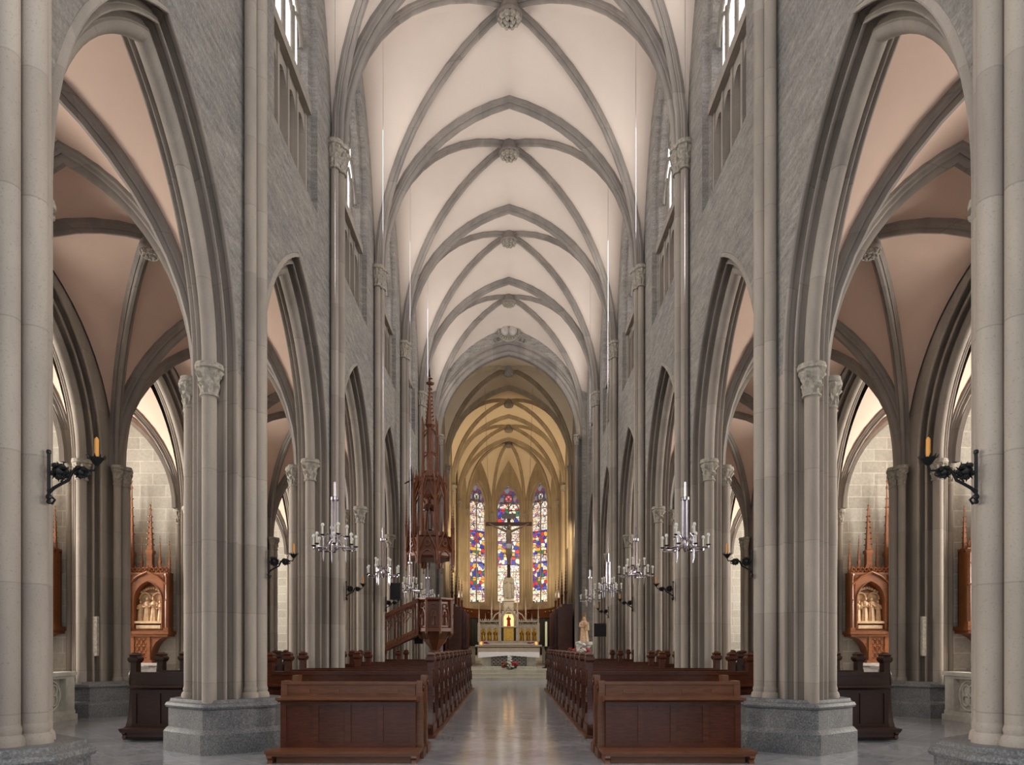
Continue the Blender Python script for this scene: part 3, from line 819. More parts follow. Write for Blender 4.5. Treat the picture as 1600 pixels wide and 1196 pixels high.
# raised timber platform under each block
for s in (-1, 1):
    for nm, x0, x1, y0, y1 in (('nave', 1.30, 3.45, 12.15, 26.2), ('aisle', 5.44, 6.6, 12.0, 26.2)):
        mb = MB(); mb.prism([(s * x0, y0), (s * x1, y0), (s * x1, y1 - 1.1), (s * min(x1, 2.3 if nm == 'nave' else 9), y1 - 1.1), (s * min(x1, 2.3 if nm == 'nave' else 9), y1), (s * x0, y1)], lambda p, d: (p[0], p[1], d), 0, .05)
        tag(mb.build('pew_platform', M['pew_light'] if nm == 'nave' else M['pew_dark'], ang=None), f'low timber platform under the {SIDE[s]} {nm} pews', 'platform')
rows = [12.43, 13.45, 14.42, 15.42, 16.6, 17.9, 19.0, 20.05, 21.2, 22.8, 23.95, 25.1]
long_, short_ = None, None
narrow = None
for s in (-1, 1):
    for i, y in enumerate(rows):
        near = min(abs(y + .1 - PY(n)) for n in (2, 3, 4, 5)) < 1.3
        lab = f'dark red-brown pew with carved aisle end, {ORD[i]} row from the back, {SIDE[s]} nave block'
        loc = (s * 1.36, y, .05)
        if s < 0 and i == 11:
            o = make_pew(.92, lab, True, (M['pew'], M['pew']), 'nave pews', npan=2); o.location = loc; o.scale = (s, 1, 1)
        elif near:
            if short_ is None: short_ = make_pew(2.04, lab, True, (M['pew'], M['pew']), 'nave pews'); short_.location = loc; short_.scale = (s, 1, 1)
            else: dup(short_, loc, lab, sx=s)
        else:
            if long_ is None: long_ = make_pew(2.95, lab, True, (M['pew'], M['pew']), 'nave pews', npan=5); long_.location = loc; long_.scale = (s, 1, 1)
            else: dup(long_, loc, lab, sx=s)
# rearmost pews: worn lighter wood, scrolled ends
def make_rear(label):
    o = thing('rear_pew', (0, 0, 0), label, 'pew', 'rear pews')
    w = 1.98; a, b = .10, w
    mb = MB(); mb.box(a, b, .12, .16, .10, 1.08); mb.box(a - .02, b, .10, .18, 1.05, 1.09)
    for k in range(4): mb.box(a + .25 + .42 * k, a + .55 + .42 * k, .108, .13, .92, .985)
    mb.build('backrest', M['pew_light'], o)
    mb = MB(); mb.box(a + .02, b - .04, -.02, .02, .14, .82); pw = (b - a - .06) / 4
    for k in range(5): mb.box(a + .02 + pw * k - .04, a + .02 + pw * k + .04, -.045, 0, .14, .82)
    mb.box(a, b - .02, -.045, 0, .76, .83); mb.box(a, b - .02, -.045, 0, .14, .24)
    mb.build('desk_panel', M['pew'], o)
    mb = MB(); mb.prism([(-.17, .85), (-.17, .88), (.12, .89), (.12, .81), (-.06, .81), (-.09, .835), (-.15, .838)], lambda p, d: (d, p[0], p[1]), a - .05, b + .03)
    mb.build('book_ledge', M['pew_light'], o)
    mb = MB(); mb.box(a - .12, b + .10, -.42, -.02, .13, .17); mb.box(a - .1, b + .08, -.41, -.38, .10, .13); mb.box(a, b - .04, -.34, -.32, 0, .12)
    for x in (a - .08, b):
        mb.prism([(-.40, 0), (-.02, 0), (-.02, .13), (-.40, .13), (-.42, .08), (-.37, .05)], lambda p, d: (d, p[0], p[1]), x, x + .07)
    mb.build('kneeler', M['pew_light'], o)
    mb = MB(); mb.box(a, b, .16, .55, .43, .47); mb.build('seat', M['pew'], o)
    for x in (0.0, w - .05):
        for y0, hh in ((.10, 1.10), (.62, 1.16)):
            e = MB()
            P = [(-.02, 0), (.22, 0), (.22, .14), (.16, .20), (.14, .5), (.20, .62), (.13, .78), (.12, hh - .2), (.20, hh - .06), (.22, hh), (.02, hh), (.0, hh - .14), (.04, .6), (-.01, .3)]
            e.prism([(p + y0, q) for p, q in P], lambda p, d: (d, p[0], p[1]), x, x + .09)
            ep = e.build('scrolled_end', M['pew_light'], o)
            if x == 0:
                t = MB(); t.tube([(-.01, y0 + .10 + .05 * cos(2 * pi * i / 10), hh - .10 + .05 * sin(2 * pi * i / 10)) for i in range(11)], .014, 5)
                t.build('carved_scroll', M['pew'], ep); t = MB(); t.box(-.025, .1, y0 - .06, y0 + .30, 0, .13); t.build('plinth_block', M['pew_light'], ep)
    return o
rp = make_rear('worn lighter brown rear pew with panelled desk front, left of the central aisle'); rp.location = (-1.26, 9.95, 0); rp.scale = (-1, 1, 1)
dup(rp, (1.26, 9.95, 0), 'worn lighter brown rear pew with panelled desk front, right of the central aisle', sx=1)
# aisle pews: seen end posts towards the chapels
ap = None
for s in (-1, 1):
    for i in range(10):
        y = 12.15 + .92 * i
        if i == 4: continue
        near = abs(y + .1 - PY(2)) < 1.2 or abs(y + .1 - PY(3)) < 1.2
        k = i if i < 4 else i - 1
        lab = f'very dark square-posted pew, {ORD[k]} row from the back in the {SIDE[s]} aisle'
        loc = (s * 6.56, y, .05)
        if ap is None: ap = make_pew(1.10, lab, True, (M['pew_dark'], M['pew_dark']), 'aisle pews', npan=2); ap.location = loc; ap.scale = (-s, 1, 1)
        else: dup(ap, loc, lab, sx=-s)

# ---------------------------------------------------------------- iron candle brackets on the piers (arm points to +x)
def make_sconce(label):
    o = thing('iron_candle_bracket', (0, 0, 0), label, 'candle bracket', 'iron candle brackets')
    mb = MB(); mb.tube([(0, 0, -.20), (.0, 0, .22)], .016, 6)
    for z, r in ((.24, .028), (-.22, .032), (-.27, .026), (-.16, .022), (.19, .018)): mb.ball((.0, 0, z), r, 6, 5)
    for q in (-1, 1): mb.tube([(0, q * .02, -.2), (.03, q * .05, -.24), (.01, q * .03, -.29)], .012, 5)
    mb.build('wall_plate', M['iron'], o)
    mb = MB()
    mb.tube([(.0, 0, -.18), (.05, 0, -.13), (.12, 0, -.09), (.20, 0, -.05), (.24, 0, .03), (.29, 0, .09), (.36, 0, .08), (.41, 0, .05), (.47, 0, .05), (.49, 0, .10)], [.017, .017, .016, .016, .015, .014, .013, .012, .011, .011], 7)
    def spiral(cx, cz, r0, a0, t, sg): mb.tube([(cx + r0 * (1 - .8 * k / 14) * cos(a0 + sg * t * k / 14), 0, cz + r0 * (1 - .8 * k / 14) * sin(a0 + sg * t * k / 14)) for k in range(15)], .009, 5)
    spiral(.09, .02, .09, -1.2, 8, 1); spiral(.17, .03, .06, .5, 7, -1); spiral(.33, .03, .055, 1.2, 8, 1); spiral(.40, .01, .03, 2, 6, -1); spiral(.07, .08, .05, 2.5, 6, -1)
    mb.build('scrolled_arm', M['iron'], o)
    for cx, cz, r in ((.11, .04, .085), (.33, .03, .062)):
        mb = MB(); mb.ball((cx, 0, cz), r * .6, 8, 6)
        for k in range(9):
            a = 2 * pi * k / 9; mb.ball((cx + r * .72 * cos(a), .25 * r * (-1) ** k, cz + r * .72 * sin(a)), (r * .34, r * .5, r * .34), 6, 4)
            mb.tube([(cx + r * .8 * cos(a + .3), 0, cz + r * .8 * sin(a + .3)), (cx + r * 1.25 * cos(a + .45), 0, cz + r * 1.25 * sin(a + .45))], [.014, .003], 4)
        mb.build('leaf_rosette', M['iron'], o)
    mb = MB(); mb.lathe([(.012, .10), (.03, .115), (.055, .15), (.075, .175), (.07, .18), (.03, .165), (.02, .165)], (.49, 0, 0), 14)
    for k in range(10):
        a = 2 * pi * k / 10; mb.tube([(.49 + .07 * cos(a), .07 * sin(a), .175), (.49 + .095 * cos(a), .095 * sin(a), .205)], [.012, .003], 5)
    dp = mb.build('drip_pan', M['iron'], o)
    mb = MB(); mb.lathe([(.021, .16), (.021, .37), (.012, .385), (.003, .395)], (.49, 0, 0), 12); mb.build('candle', M['wax'], dp)
    return o
sp = None
for s in (-1, 1):
    for n in range(1, 6):
        if s < 0 and n == 5: continue
        lab = f'black wrought iron candle bracket with amber candle, on {ORD[n-1]} nave pier from camera, {SIDE[s]} side'
        loc = (s * (XP - .648), PY(n) - .03, 2.90 if n > 1 else 3.0)
        if sp is None: sp = make_sconce(lab); sp.location = loc; sp.scale = (-.8 * s, .8, .8)
        else: dup(sp, loc, lab).scale = (-.8 * s, .8, .8)

# ---------------------------------------------------------------- chandeliers
def make_chandelier(label):
    o = thing('chandelier', (0, 0, 0), label, 'chandelier', 'nave chandeliers')   # origin at the hub
    mb = MB()
    mb.tube([(0, 0, .9), (0, 0, 1.25)], .032, 10); mb.lathe([(.05, .88), (.085, .90), (.085, .95), (.05, .97)], n=12)
    for q in range(4):
        a = pi / 2 * q + .4; mb.tube([(.06 * cos(a), .06 * sin(a), .16), (.06 * cos(a), .06 * sin(a), .93)], .022, 8)
    mb.lathe([(.0, -.12), (.02, -.10), (.05, -.02), (.07, .06), (.05, .12), (.07, .16), (.03, .18)], n=12)
    mb.build('stem', M['chrome'], o)
    mb = MB(); mb.tube([(0, 0, 1.25), (0, 0, 15.0)], .006, 5); mb.build('suspension_cable', M['chrome'], o)
    def arm(a, R, z, drop):
        mb = MB(); ca, sa = cos(a), sin(a)
        mb.tube([(.05 * ca, .05 * sa, .14), (.14 * ca, .14 * sa, .06 if not drop else .24), (.22 * ca, .22 * sa, z - .04), (R * ca, R * sa, z - .03)], .013, 6)
        mb.tube([(R * ca, R * sa, z - .04), (R * ca, R * sa, z)], .013, 6)
        if drop: mb.tube([(.22 * ca, .22 * sa, z), (.22 * ca, .22 * sa, z - .42), (.22 * ca, .22 * sa, z - .50)], [.016, .016, .004], 6)
        A = mb.build('arm', M['chrome'], o)
        mb = MB(); mb.lathe([(.012, 0), (.05, .02), (.045, .03), (.012, .03)], (R * ca, R * sa, z), 10); mb.build('drip_pan', M['iron'], A)
        mb = MB(); mb.lathe([(.017, .03), (.017, .18)], (R * ca, R * sa, z), 8); mb.build('candle_tube', M['white_wax'], A)
        mb = MB(); mb.ball((R * ca, R * sa, z + .21), (.034, .034, .04), 8, 6); mb.build('bulb', M['bulb'], A)
    for k in range(8): arm(2 * pi * k / 8 + .2, .45 if k % 2 else .40, -.02, False)
    for k in range(4): arm(2 * pi * k / 4 + .5, .24, .19, True)
    # linking bars of the lower ring
    mb = MB()
    for k in range(4):
        a, b = 2 * pi * (2 * k) / 8 + .2, 2 * pi * (2 * k + 1) / 8 + .2
        mb.tube([(.40 * cos(a), .40 * sin(a), -.06), (.45 * cos(b), .45 * sin(b), -.06)], .018, 6)
    mb.build('ring_bars', M['chrome'], o)
    return o
cp = None
for s in (-1, 1):
    for i, n in enumerate((2, 3, 4, 5)):
        lab = f'silver chandelier with white candle bulbs, {ORD[i]} from camera along the {SIDE[s]} side of the nave'
        loc = (s * 3.42, PY(n) + L / 2, 3.55)
        if cp is None: cp = make_chandelier(lab); cp.location = loc
        else: dup(cp, loc, lab, rz=random.random())

# ---------------------------------------------------------------- carved wooden retables in the side chapels
def spire(mb, x, y, z, h, w, n=4, crock=True):
    mb.lathe([(w * .72, 0), (w * .72, h * .28), (w * .95, h * .30), (w * .95, h * .33), (w * .6, h * .35), (w * .12, h * .9), (w * .30, h * .92), (w * .08, h * .94), (w * .06, h * .965), (w * .2, h * .975), (.002, h)], (x, y, z), n, rot=pi / 4)
    if crock:
        for k in range(6):
            t = .42 + .08 * k; r = w * (.6 - .48 * (t - .35) / .55)
            for q in range(4):
                a = pi / 4 + q * pi / 2; mb.ball((x + (r + w * .1) * cos(a), y + (r + w * .1) * sin(a), z + h * t), w * .15, 5, 4)
def gothic_panel(mb, x0, x1, z0, z1, y0, y1, a, zs, rise, n=8):
    """framing slab with a pointed opening; front at y0, back at y1"""
    xc = (x0 + x1) / 2; R, c = fit(a, rise); A = [(xc + u, z) for u, z in arch_line(R, c, zs, n)]
    zb = z0 + .06
    for y in (y0,):
        mb.grid([[(x0, y, z0), (xc - a, y, z0)], [(x0, y, z1), (xc - a, y, z1)]])
        mb.grid([[(xc + a, y, z0), (x1, y, z0)], [(xc + a, y, z1), (x1, y, z1)]])
        mb.grid([[(xc - a, y, z0), (xc + a, y, z0)], [(xc - a, y, zb), (xc + a, y, zb)]])
        mb.grid([[(x, y, z) for x, z in A], [(x, y, z1) for x, z in A]])
    O = [(xc - a, zb)] + A + [(xc + a, zb)]; O = O + O[:1]
    mb.grid([[(x, y0, z) for x, z in O], [(x, y0 - .03, z) for x, z in O], [(xc + (x - xc) * .93, y0 - .03, z - .01) for x, z in O], [(xc + (x - xc) * .88, y0 + .04, z - .02) for x, z in O], [(xc + (x - xc) * .88, y1, z - .02) for x, z in O]])
    mb.box(x0, x1, y1 - .02, y1, z0, z1)
    mb.box(x0, x0 + .03, y0, y1, z0, z1); mb.box(x1 - .03, x1, y0, y1, z0, z1); mb.box(x0, x1, y0, y1, z1 - .03, z1)
def robed(mb, c, h, turn=0, wide=1.0, arms=True, halo=False):
    x, y, z = c
    prof = [(.17, 0), (.175, .04), (.15, .25), (.135, .45), (.125, .58), (.15, .70), (.145, .77), (.09, .82), (.045, .84), (.045, .87)]
    mb.lathe([(r * h * wide, q * h) for r, q in prof], c, 14, lambda a, i, zz: (1 + .10 * cos(7 * a + i * .35)) * (1 - .25 * abs(sin(a))))
    mb.ball((x + .02 * h * turn, y - .015 * h, z + .925 * h), (.058 * h, .066 * h, .078 * h), 8, 7)
    if arms:
        for q in (-1, 1):
            mb.tube([(x + q * .13 * h * wide, y, z + .76 * h), (x + q * .17 * h * wide, y - .06 * h, z + .60 * h), (x + q * .05 * h + turn * .05 * h, y - .16 * h, z + (.63 + .03 * q) * h)], [.052 * h, .046 * h, .03 * h], 7)
            mb.ball((x + q * .04 * h + turn * .05 * h, y - .17 * h, z + (.64 + .03 * q) * h), .03 * h, 6, 5)
def make_retable(label, s):
    o = thing('carved_retable', (0, 0, 0), label, 'altarpiece', 'chapel altarpieces')
    W = M['retable']
    mb = MB(); mb.box(-1.75, 1.75, -.5, 0, .0, 1.08); mb.box(-1.80, 1.80, -.55, 0, 1.02, 1.10); mb.build('base', M['altar_stone'], o)
    mb = MB(); mb.box(-1.55, 1.55, -.42, 0, 1.10, 1.95)
    mb.box(-2.12, 2.12, -.52, 0, 1.95, 2.04); mb.box(-2.08, 2.08, -.48, 0, 1.88, 1.95); mb.box(-1.6, 1.6, -.46, 0, 1.10, 1.18)
    for q in (-1, 1):   # curved brackets carrying the wings
        pts = [(1.55, 1.88), (2.05, 1.88)] + [(1.55 + .5 * (1 - sin(pi / 2 * k / 6)), 1.88 - .62 * (1 - cos(pi / 2 * k / 6))) for k in range(1, 7)]
        mb.prism([(q * x, z) for x, z in pts], lambda p, d: (p[0], d, p[1]), -.42, 0)
        for x in (1.5, 1.02): mb.box(q * x - .05, q * x + .05, -.45, -.40, 1.18, 1.88)
    pr = mb.build('predella', W, o)
    for q in (-1, 1):
        mb = MB()
        for i in range(3):
            for j in range(3):
                mb.tube([(q * 1.26 + .13 * (i - 1) + .055 * cos(2 * pi * k / 8), -.425, 1.53 + .2 * (j - 1) + .08 * sin(2 * pi * k / 8)) for k in range(9)], .018, 4)
        mb.build('pierced_panel', W, pr)
    for q in (-1, 1):
        mb = MB(); x0, x1 = sorted((q * .88, q * 2.08)); gothic_panel(mb, x0, x1, 2.04, 3.72, -.44, -.12, .44, 2.95, .58)
        for x in (x0 + .03, x1 - .03):
            mb.lathe([(.05, 0), (.05, .9), (.065, .92), (.04, .95), (.04, 1.6), (.07, 1.65), (.07, 1.7)], (x, -.46, 2.04), 8); mb.box(x - .07, x + .07, -.53, -.40, 2.04, 2.14)
        # gable mould over the arch
        for sg in (-1, 1): mb.tube([(q * 1.48 + sg * .58, -.47, 3.42), (q * 1.48 + sg * .3, -.47, 3.66), (q * 1.48, -.47, 3.80)], .035, 6)
        wg = mb.build('wing', W, o)
        mb = MB()
        mb.box(q * 1.48 - .36, q * 1.48 + .36, -.42, -.14, 2.12, 2.22); mb.box(q * 1.48 - .42, q * 1.48 + .42, -.44, -.14, 2.27, 2.34)
        for k in range(4):
            xx = q * 1.48 + (-.30 + .2 * k); robed(mb, (xx, -.27, 2.34), .62 if k in (0, 3) else .72, turn=(1 if k < 2 else -1), wide=.9)
        mb.box(q * 1.48 - .40, q * 1.48 + .40, -.155, -.125, 2.30, 3.2)
        for sg in (-1, 1):
            mb.tube([(q * 1.48 + sg * .19 + .17 * cos(pi * k / 8), -.2, 3.0 + .2 * sin(pi * k / 8)) for k in range(9)], .03, 5)
        for k in range(9): mb.ball((q * 1.48 - .3 + .075 * k, -.2, 3.22 + .12 * sin(pi * k / 8)), .05, 5, 4)
        mb.build('carved_relief', M['relief'], wg)
        mb = MB()   # cresting
        mb.box(x0, x1, -.46, -.10, 3.72, 3.78)
        for k in range(9):
            xx = x0 + .08 + (x1 - x0 - .16) * k / 8
            mb.tube([(xx + .055 * cos(2 * pi * j / 8), -.42, 3.87 + .055 * sin(2 * pi * j / 8)) for j in range(9)], .026, 4)
            mb.tube([(xx, -.42, 3.78), (xx, -.42, 3.84)], .026, 4); mb.tube([(xx, -.42, 3.92), (xx, -.42, 4.02)], [.022, .004], 4)
        mb.build('cresting', W, wg)
        for x, zz, hh, ww in ((q * 1.48, 3.75, 2.1, .16), (q * 1.76, 3.75, 1.15, .06), (q * 1.22, 3.75, 1.15, .06), (q * 2.04, 3.3, 1.45, .085), (q * .92, 3.3, 3.3, .13), (q * .72, 4.4, 2.4, .09)):
            mb = MB(); spire(mb, x, -.28, zz, hh, ww); mb.build('pinnacle', W, o)
    mb = MB(); gothic_panel(mb, -.86, .86, 2.04, 4.55, -.56, -.12, .56, 3.5, .8)
    for x in (-.80, .80): mb.box(x - .07, x + .07, -.62, -.46, 2.04, 4.6)
    for sg in (-1, 1): mb.tube([(sg * .84, -.58, 4.2), (sg * .4, -.58, 4.85), (0, -.58, 5.45)], .06, 6)
    mb.prism([(-.84, 4.5), (.84, 4.5), (0, 5.4)], lambda p, d: (p[0], d, p[1]), -.54, -.14)
    ce = mb.build('central_niche', W, o)
    mb = MB(); mb.box(-.35, .35, -.5, -.14, 2.12, 2.34); robed(mb, (0, -.32, 2.34), 1.62, wide=.9)
    mb.build('niche_statue', M['relief'], ce)
    mb = MB(); spire(mb, 0, -.3, 4.6, 3.1, .26); mb.build('central_spire', W, o)
    return o
rt = None
for s in (-1, 1):
    for n in (3, 4):
        yb = PY(n) - .39
        lab = (f'carved brown wooden altarpiece with gilded reliefs in the {SIDE[s]} chapel behind the aisle pews' if n == 4 else f'carved wooden altarpiece at the {SIDE[s]} edge of the photo behind the stone balustrade')
        if rt is None: rt = make_retable(lab, s); rt.location = (s * 12.2, yb, 0)
        else: dup(rt, (s * 12.2, yb, 0), lab)
        o = thing('chapel_altar', (s * 12.2, yb - 1.05, 0), f'stone chapel altar table below the carved altarpiece, {SIDE[s]} chapel, {"farther" if n == 4 else "nearer"} one', 'altar', 'chapel altars')
        mb = MB(); mb.box(-1.4, 1.4, -.4, .35, 0, .92); mb.build('altar_block', M['altar_stone'], o)
        mb = MB(); mb.box(-1.6, 1.6, -.5, .42, .92, 1.02); mb.build('altar_slab', M['altar_stone'], o)
        mb = MB(); mb.box(-1.5, 1.5, -.52, .40, 1.02, 1.035); mb.box(-1.5, 1.5, -.53, -.515, .80, 1.035)
        c = tag(mb.build('altar_cloth', M['linen'], ang=None), f'white cloth on the {"farther" if n == 4 else "nearer"} {SIDE[s]} chapel altar', 'altar cloth', 'chapel altar cloths'); c.location = (s * 12.2, yb - 1.05, 0)
    # communion balustrade closing the chapel
    o = thing('stone_balustrade', (s * 9.72, 15.48, 0), f'pale carved stone balustrade closing the {SIDE[s]} chapel beside the aisle', 'balustrade', 'chapel balustrades'); o.scale = (1, .95, 1)
    mb = MB(); mb.box(-.22, .22, -3.6, 0, 0, .12); mb.box(-.17, .17, -3.6, 0, .12, .2); mb.build('base', M['rail_stone'], o)
    mb = MB(); mb.box(-.2, .2, -3.62, .02, .96, 1.04); mb.box(-.16, .16, -3.6, 0, .90, .96); mb.build('top_rail', M['rail_stone'], o)
    for k in range(4):
        mb = MB(); mb.box(-.15, .15, -.32 - 1.05 * k, -1.05 * k, .2, .9)
        mb.prism([(-.05, .3), (.05, .3), (.05, .8), (-.05, .8)], lambda p, d: (p[0], d, p[1]), -.335 - 1.05 * k, -.32 - 1.05 * k); mb.build('post', M['rail_stone'], o)
    for k in range(3):
        mb = MB(); yc = -.685 - 1.05 * k
        mb.box(-.02, .02, yc - .37, yc + .37, .2, .9)
        for q in (-1, 1):
            for j in range(4):
                a = pi / 2 * j + pi / 4
                mb.tube([(q * .04, yc + .15 * cos(a) + .12 * cos(2 * pi * i / 12), .55 + .15 * sin(a) + .12 * sin(2 * pi * i / 12)) for i in range(13)], .022, 5)
            mb.tube([(q * .04, yc + .32 * cos(2 * pi * i / 20), .55 + .32 * sin(2 * pi * i / 20)) for i in range(21)], .028, 5)
        mb.build('quatrefoil_panel', M['rail_stone'], o)
    mb = MB(); mb.box(-.04, .04, -.05, .03, 0, .88)
    o = tag(mb.build('column_loudspeaker', M['cap'], ang=None), f'slim pale grey column loudspeaker on a chapel pier, {SIDE[s]} aisle', 'loudspeaker'); o.location = (s * 9.22, PY(3) - .70, 1.38)

# ---------------------------------------------------------------- crest on the chancel arch
ea = thing('carved_crest', (0, YC - .29, 18.35), 'carved stone crest with two shields and a crown above the chancel arch', 'crest')
mb = MB(); mb.lathe([(.95, 0), (.95, .04), (.80, .10), (.6, .12), (.001, .12)], n=28)
mb.v = [(x, -z, y) for x, y, z in mb.v]; mb.build('roundel', M['cap'], ea)
for q in (-1, 1):
    mb = MB(); mb.ball((q * .33, -.16, -.05), (.27, .12, .38), 14, 10); mb.tube([(q * .33 + .30 * cos(2 * pi * k / 18), -.15, -.05 + .42 * sin(2 * pi * k / 18)) for k in range(19)], .04, 6); mb.build('shield', M['altar_stone'], ea)
mb = MB()
for k in range(26):
    a = 2 * pi * k / 26; mb.ball((.80 * cos(a), -.14, .74 * sin(a) - .02), (.10, .09, .10), 6, 5)
mb.build('leaf_border', M['cap'], ea)
mb = MB(); mb.ball((0, -.18, .72), (.15, .12, .2), 10, 8)
for k in (-2, -1, 1, 2): mb.ball((k * .2, -.16, .68 - .04 * abs(k)), (.08, .08, .13), 8, 6)
mb.build('crown', M['cap'], ea)
ea.scale = (.66, .8, .66)
def numeral(txt, x, z, rot):
    cu = bpy.data.curves.new('numeral', 'FONT'); cu.body = txt; cu.size = .46; cu.extrude = .03; cu.align_x = 'CENTER'
    cu.materials.append(M['lead']); q = bpy.data.objects.new('numeral', cu); C.objects.link(q)
    bpy.context.view_layer.update(); me = bpy.data.meshes.new_from_object(q.evaluated_get(bpy.context.evaluated_depsgraph_get())); bpy.data.objects.remove(q)
    t = bpy.data.objects.new('numeral', me); C.objects.link(t); t.parent = ea; t.location = (x, -.02, z); t.rotation_euler = (pi / 2, -rot, 0)
for ch, x, z, r in (('1', -1.10, -1.02, .45), ('8', -.82, -.90, .4), ('6', .86, -.88, -.4), ('8', 1.16, -1.02, -.45)): numeral(ch, x, z, r)

# ---------------------------------------------------------------- sanctuary floor, altars
mb = MB()
for k, y in enumerate((32.6, 33.0, 33.4)): mb.prism([(-3.5, y), (3.5, y), (3.5, 53.0), (3.05, 54.2), (1.2, 56.0), (-1.2, 56.0), (-3.05, 54.2), (-3.5, 53.0)], lambda p, d: (p[0], p[1], d), .155 * k, .155 * (k + 1))
tag(mb.build('sanctuary_steps', M['step'], ang=None), 'three pale stone steps across the nave up to the altar', 'steps')
mb = MB()
for k, y in enumerate((47.6, 48.0, 48.4)): mb.box(-2.9 + .25 * k, 2.9 - .25 * k, y, 52.6, .465 + .16 * k, .625 + .16 * k)
tag(mb.build('altar_steps', M['step'], ang=None), 'stone steps carrying the high altar in the choir', 'steps')
ZS = .466
o = thing('stone_altar', (0, 34.6, ZS), 'stone altar table with carved front at the top of the nave steps', 'altar')
mb = MB(); mb.box(-1.36, 1.36, -.42, .42, 0, .10); mb.box(-1.30, 1.30, -.38, .38, .10, .16); mb.build('base', M['rail_stone'], o)
for q in (-1, 1):
    mb = MB(); mb.box(q * 1.08 - .22, q * 1.08 + .22, -.34, .34, .16, .74); mb.box(q * 1.08 - .17, q * 1.08 + .17, -.36, -.34, .22, .68); mb.build('support', M['rail_stone'], o)
mb = MB(); mb.box(-.86, .86, -.22, .22, .16, .74); mb.build('core', M['lead'], o)
mb = MB()
for i in range(8):
    for j in range(3):
        mb.tube([(-.74 + .21 * i + .085 * cos(2 * pi * k / 8), -.24, .27 + .17 * j + .075 * sin(2 * pi * k / 8)) for k in range(9)], .022, 5)
mb.build('carved_front', M['altar_stone'], o)
mb = MB(); mb.box(-1.40, 1.40, -.44, .44, .74, .82); mb.build('tabletop', M['rail_stone'], o)
# cloth with pointed corners
mb = MB(); X, Y = 1.47, .50; zt = .835
ring = [(-X, -Y), (0, -Y), (X, -Y), (X, 0), (X, Y), (0, Y), (-X, Y), (-X, 0)]
dr = [.27, .16, .27, .16, .27, .16, .27, .16]
pts = []; 
def edge(k, t): a, b = ring[k], ring[(k + 1) % 8]; return (a[0] + (b[0] - a[0]) * t, a[1] + (b[1] - a[1]) * t), dr[k] + (dr[(k + 1) % 8] - dr[k]) * t ** (1.0)
top, bot = [], []
for k in range(8):
    for j in range(6):
        (x, y), d = edge(k, j / 6); w_ = .012 * sin(9 * x + 7 * y); top.append((x, y, zt)); bot.append((x * 1.015 + w_ * (abs(y) < .49), y * 1.05 - w_, zt - d))
mb.grid([top, bot], cv=True); mb.poly(top)
c = tag(mb.build('altar_tablecloth', M['linen']), 'white linen cloth with pointed corners draped over the stone altar', 'altar cloth'); c.location = (0, 34.6, ZS)
# flowers before the altar
fl = thing('altar_bouquet', (.05, 33.78, ZS), 'white lilies and red flowers arranged on the floor before the altar', 'flowers')
mb = MB(); mb.lathe([(.10, 0), (.16, .05), (.2, .14), (.18, .15)], n=12); mb.build('bowl', M['lead'], fl)
M['leaf'] = plain('dark_green_leaf', (.03, .09, .03), .5, 0, .4); M['red_petal'] = plain('red_petal', (.42, .03, .03), .5, 0, .35); M['white_petal'] = plain('white_petal', (.82, .82, .76), .5, 0, .05)
M['purple'] = plain('purple_petal', (.25, .03, .14), .5, 0, .3)
rnd = random.Random(3)
def blossoms(name, mat, n, fn, r, par):
    mb = MB()
    for k in range(n):
        x, y, z = fn(k); q = r * rnd.uniform(.7, 1.2)
        for j in range(5):
            a = 2 * pi * j / 5 + k; mb.ball((x + q * .6 * cos(a), y + q * .4 * sin(a), z + .3 * q * sin(a * 2)), (q * .55, q * .45, q * .4), 5, 4)
    return mb.build(name, mat, par)
blossoms('foliage', M['leaf'], 26, lambda k: (rnd.uniform(-.34, .34), rnd.uniform(-.15, .15), rnd.uniform(.08, .3)), .09, fl)['kind'] = 'stuff'
blossoms('red_flowers', M['red_petal'], 18, lambda k: (rnd.choice((-1, 1)) * rnd.uniform(.12, .40), rnd.uniform(-.2, .05), rnd.uniform(.1, .34)), .075, fl)
blossoms('white_lilies', M['white_petal'], 20, lambda k: (rnd.uniform(-.13, .13) * (1 - k / 26), rnd.uniform(-.24, -.1), .12 + .62 * k / 20), .075, fl)

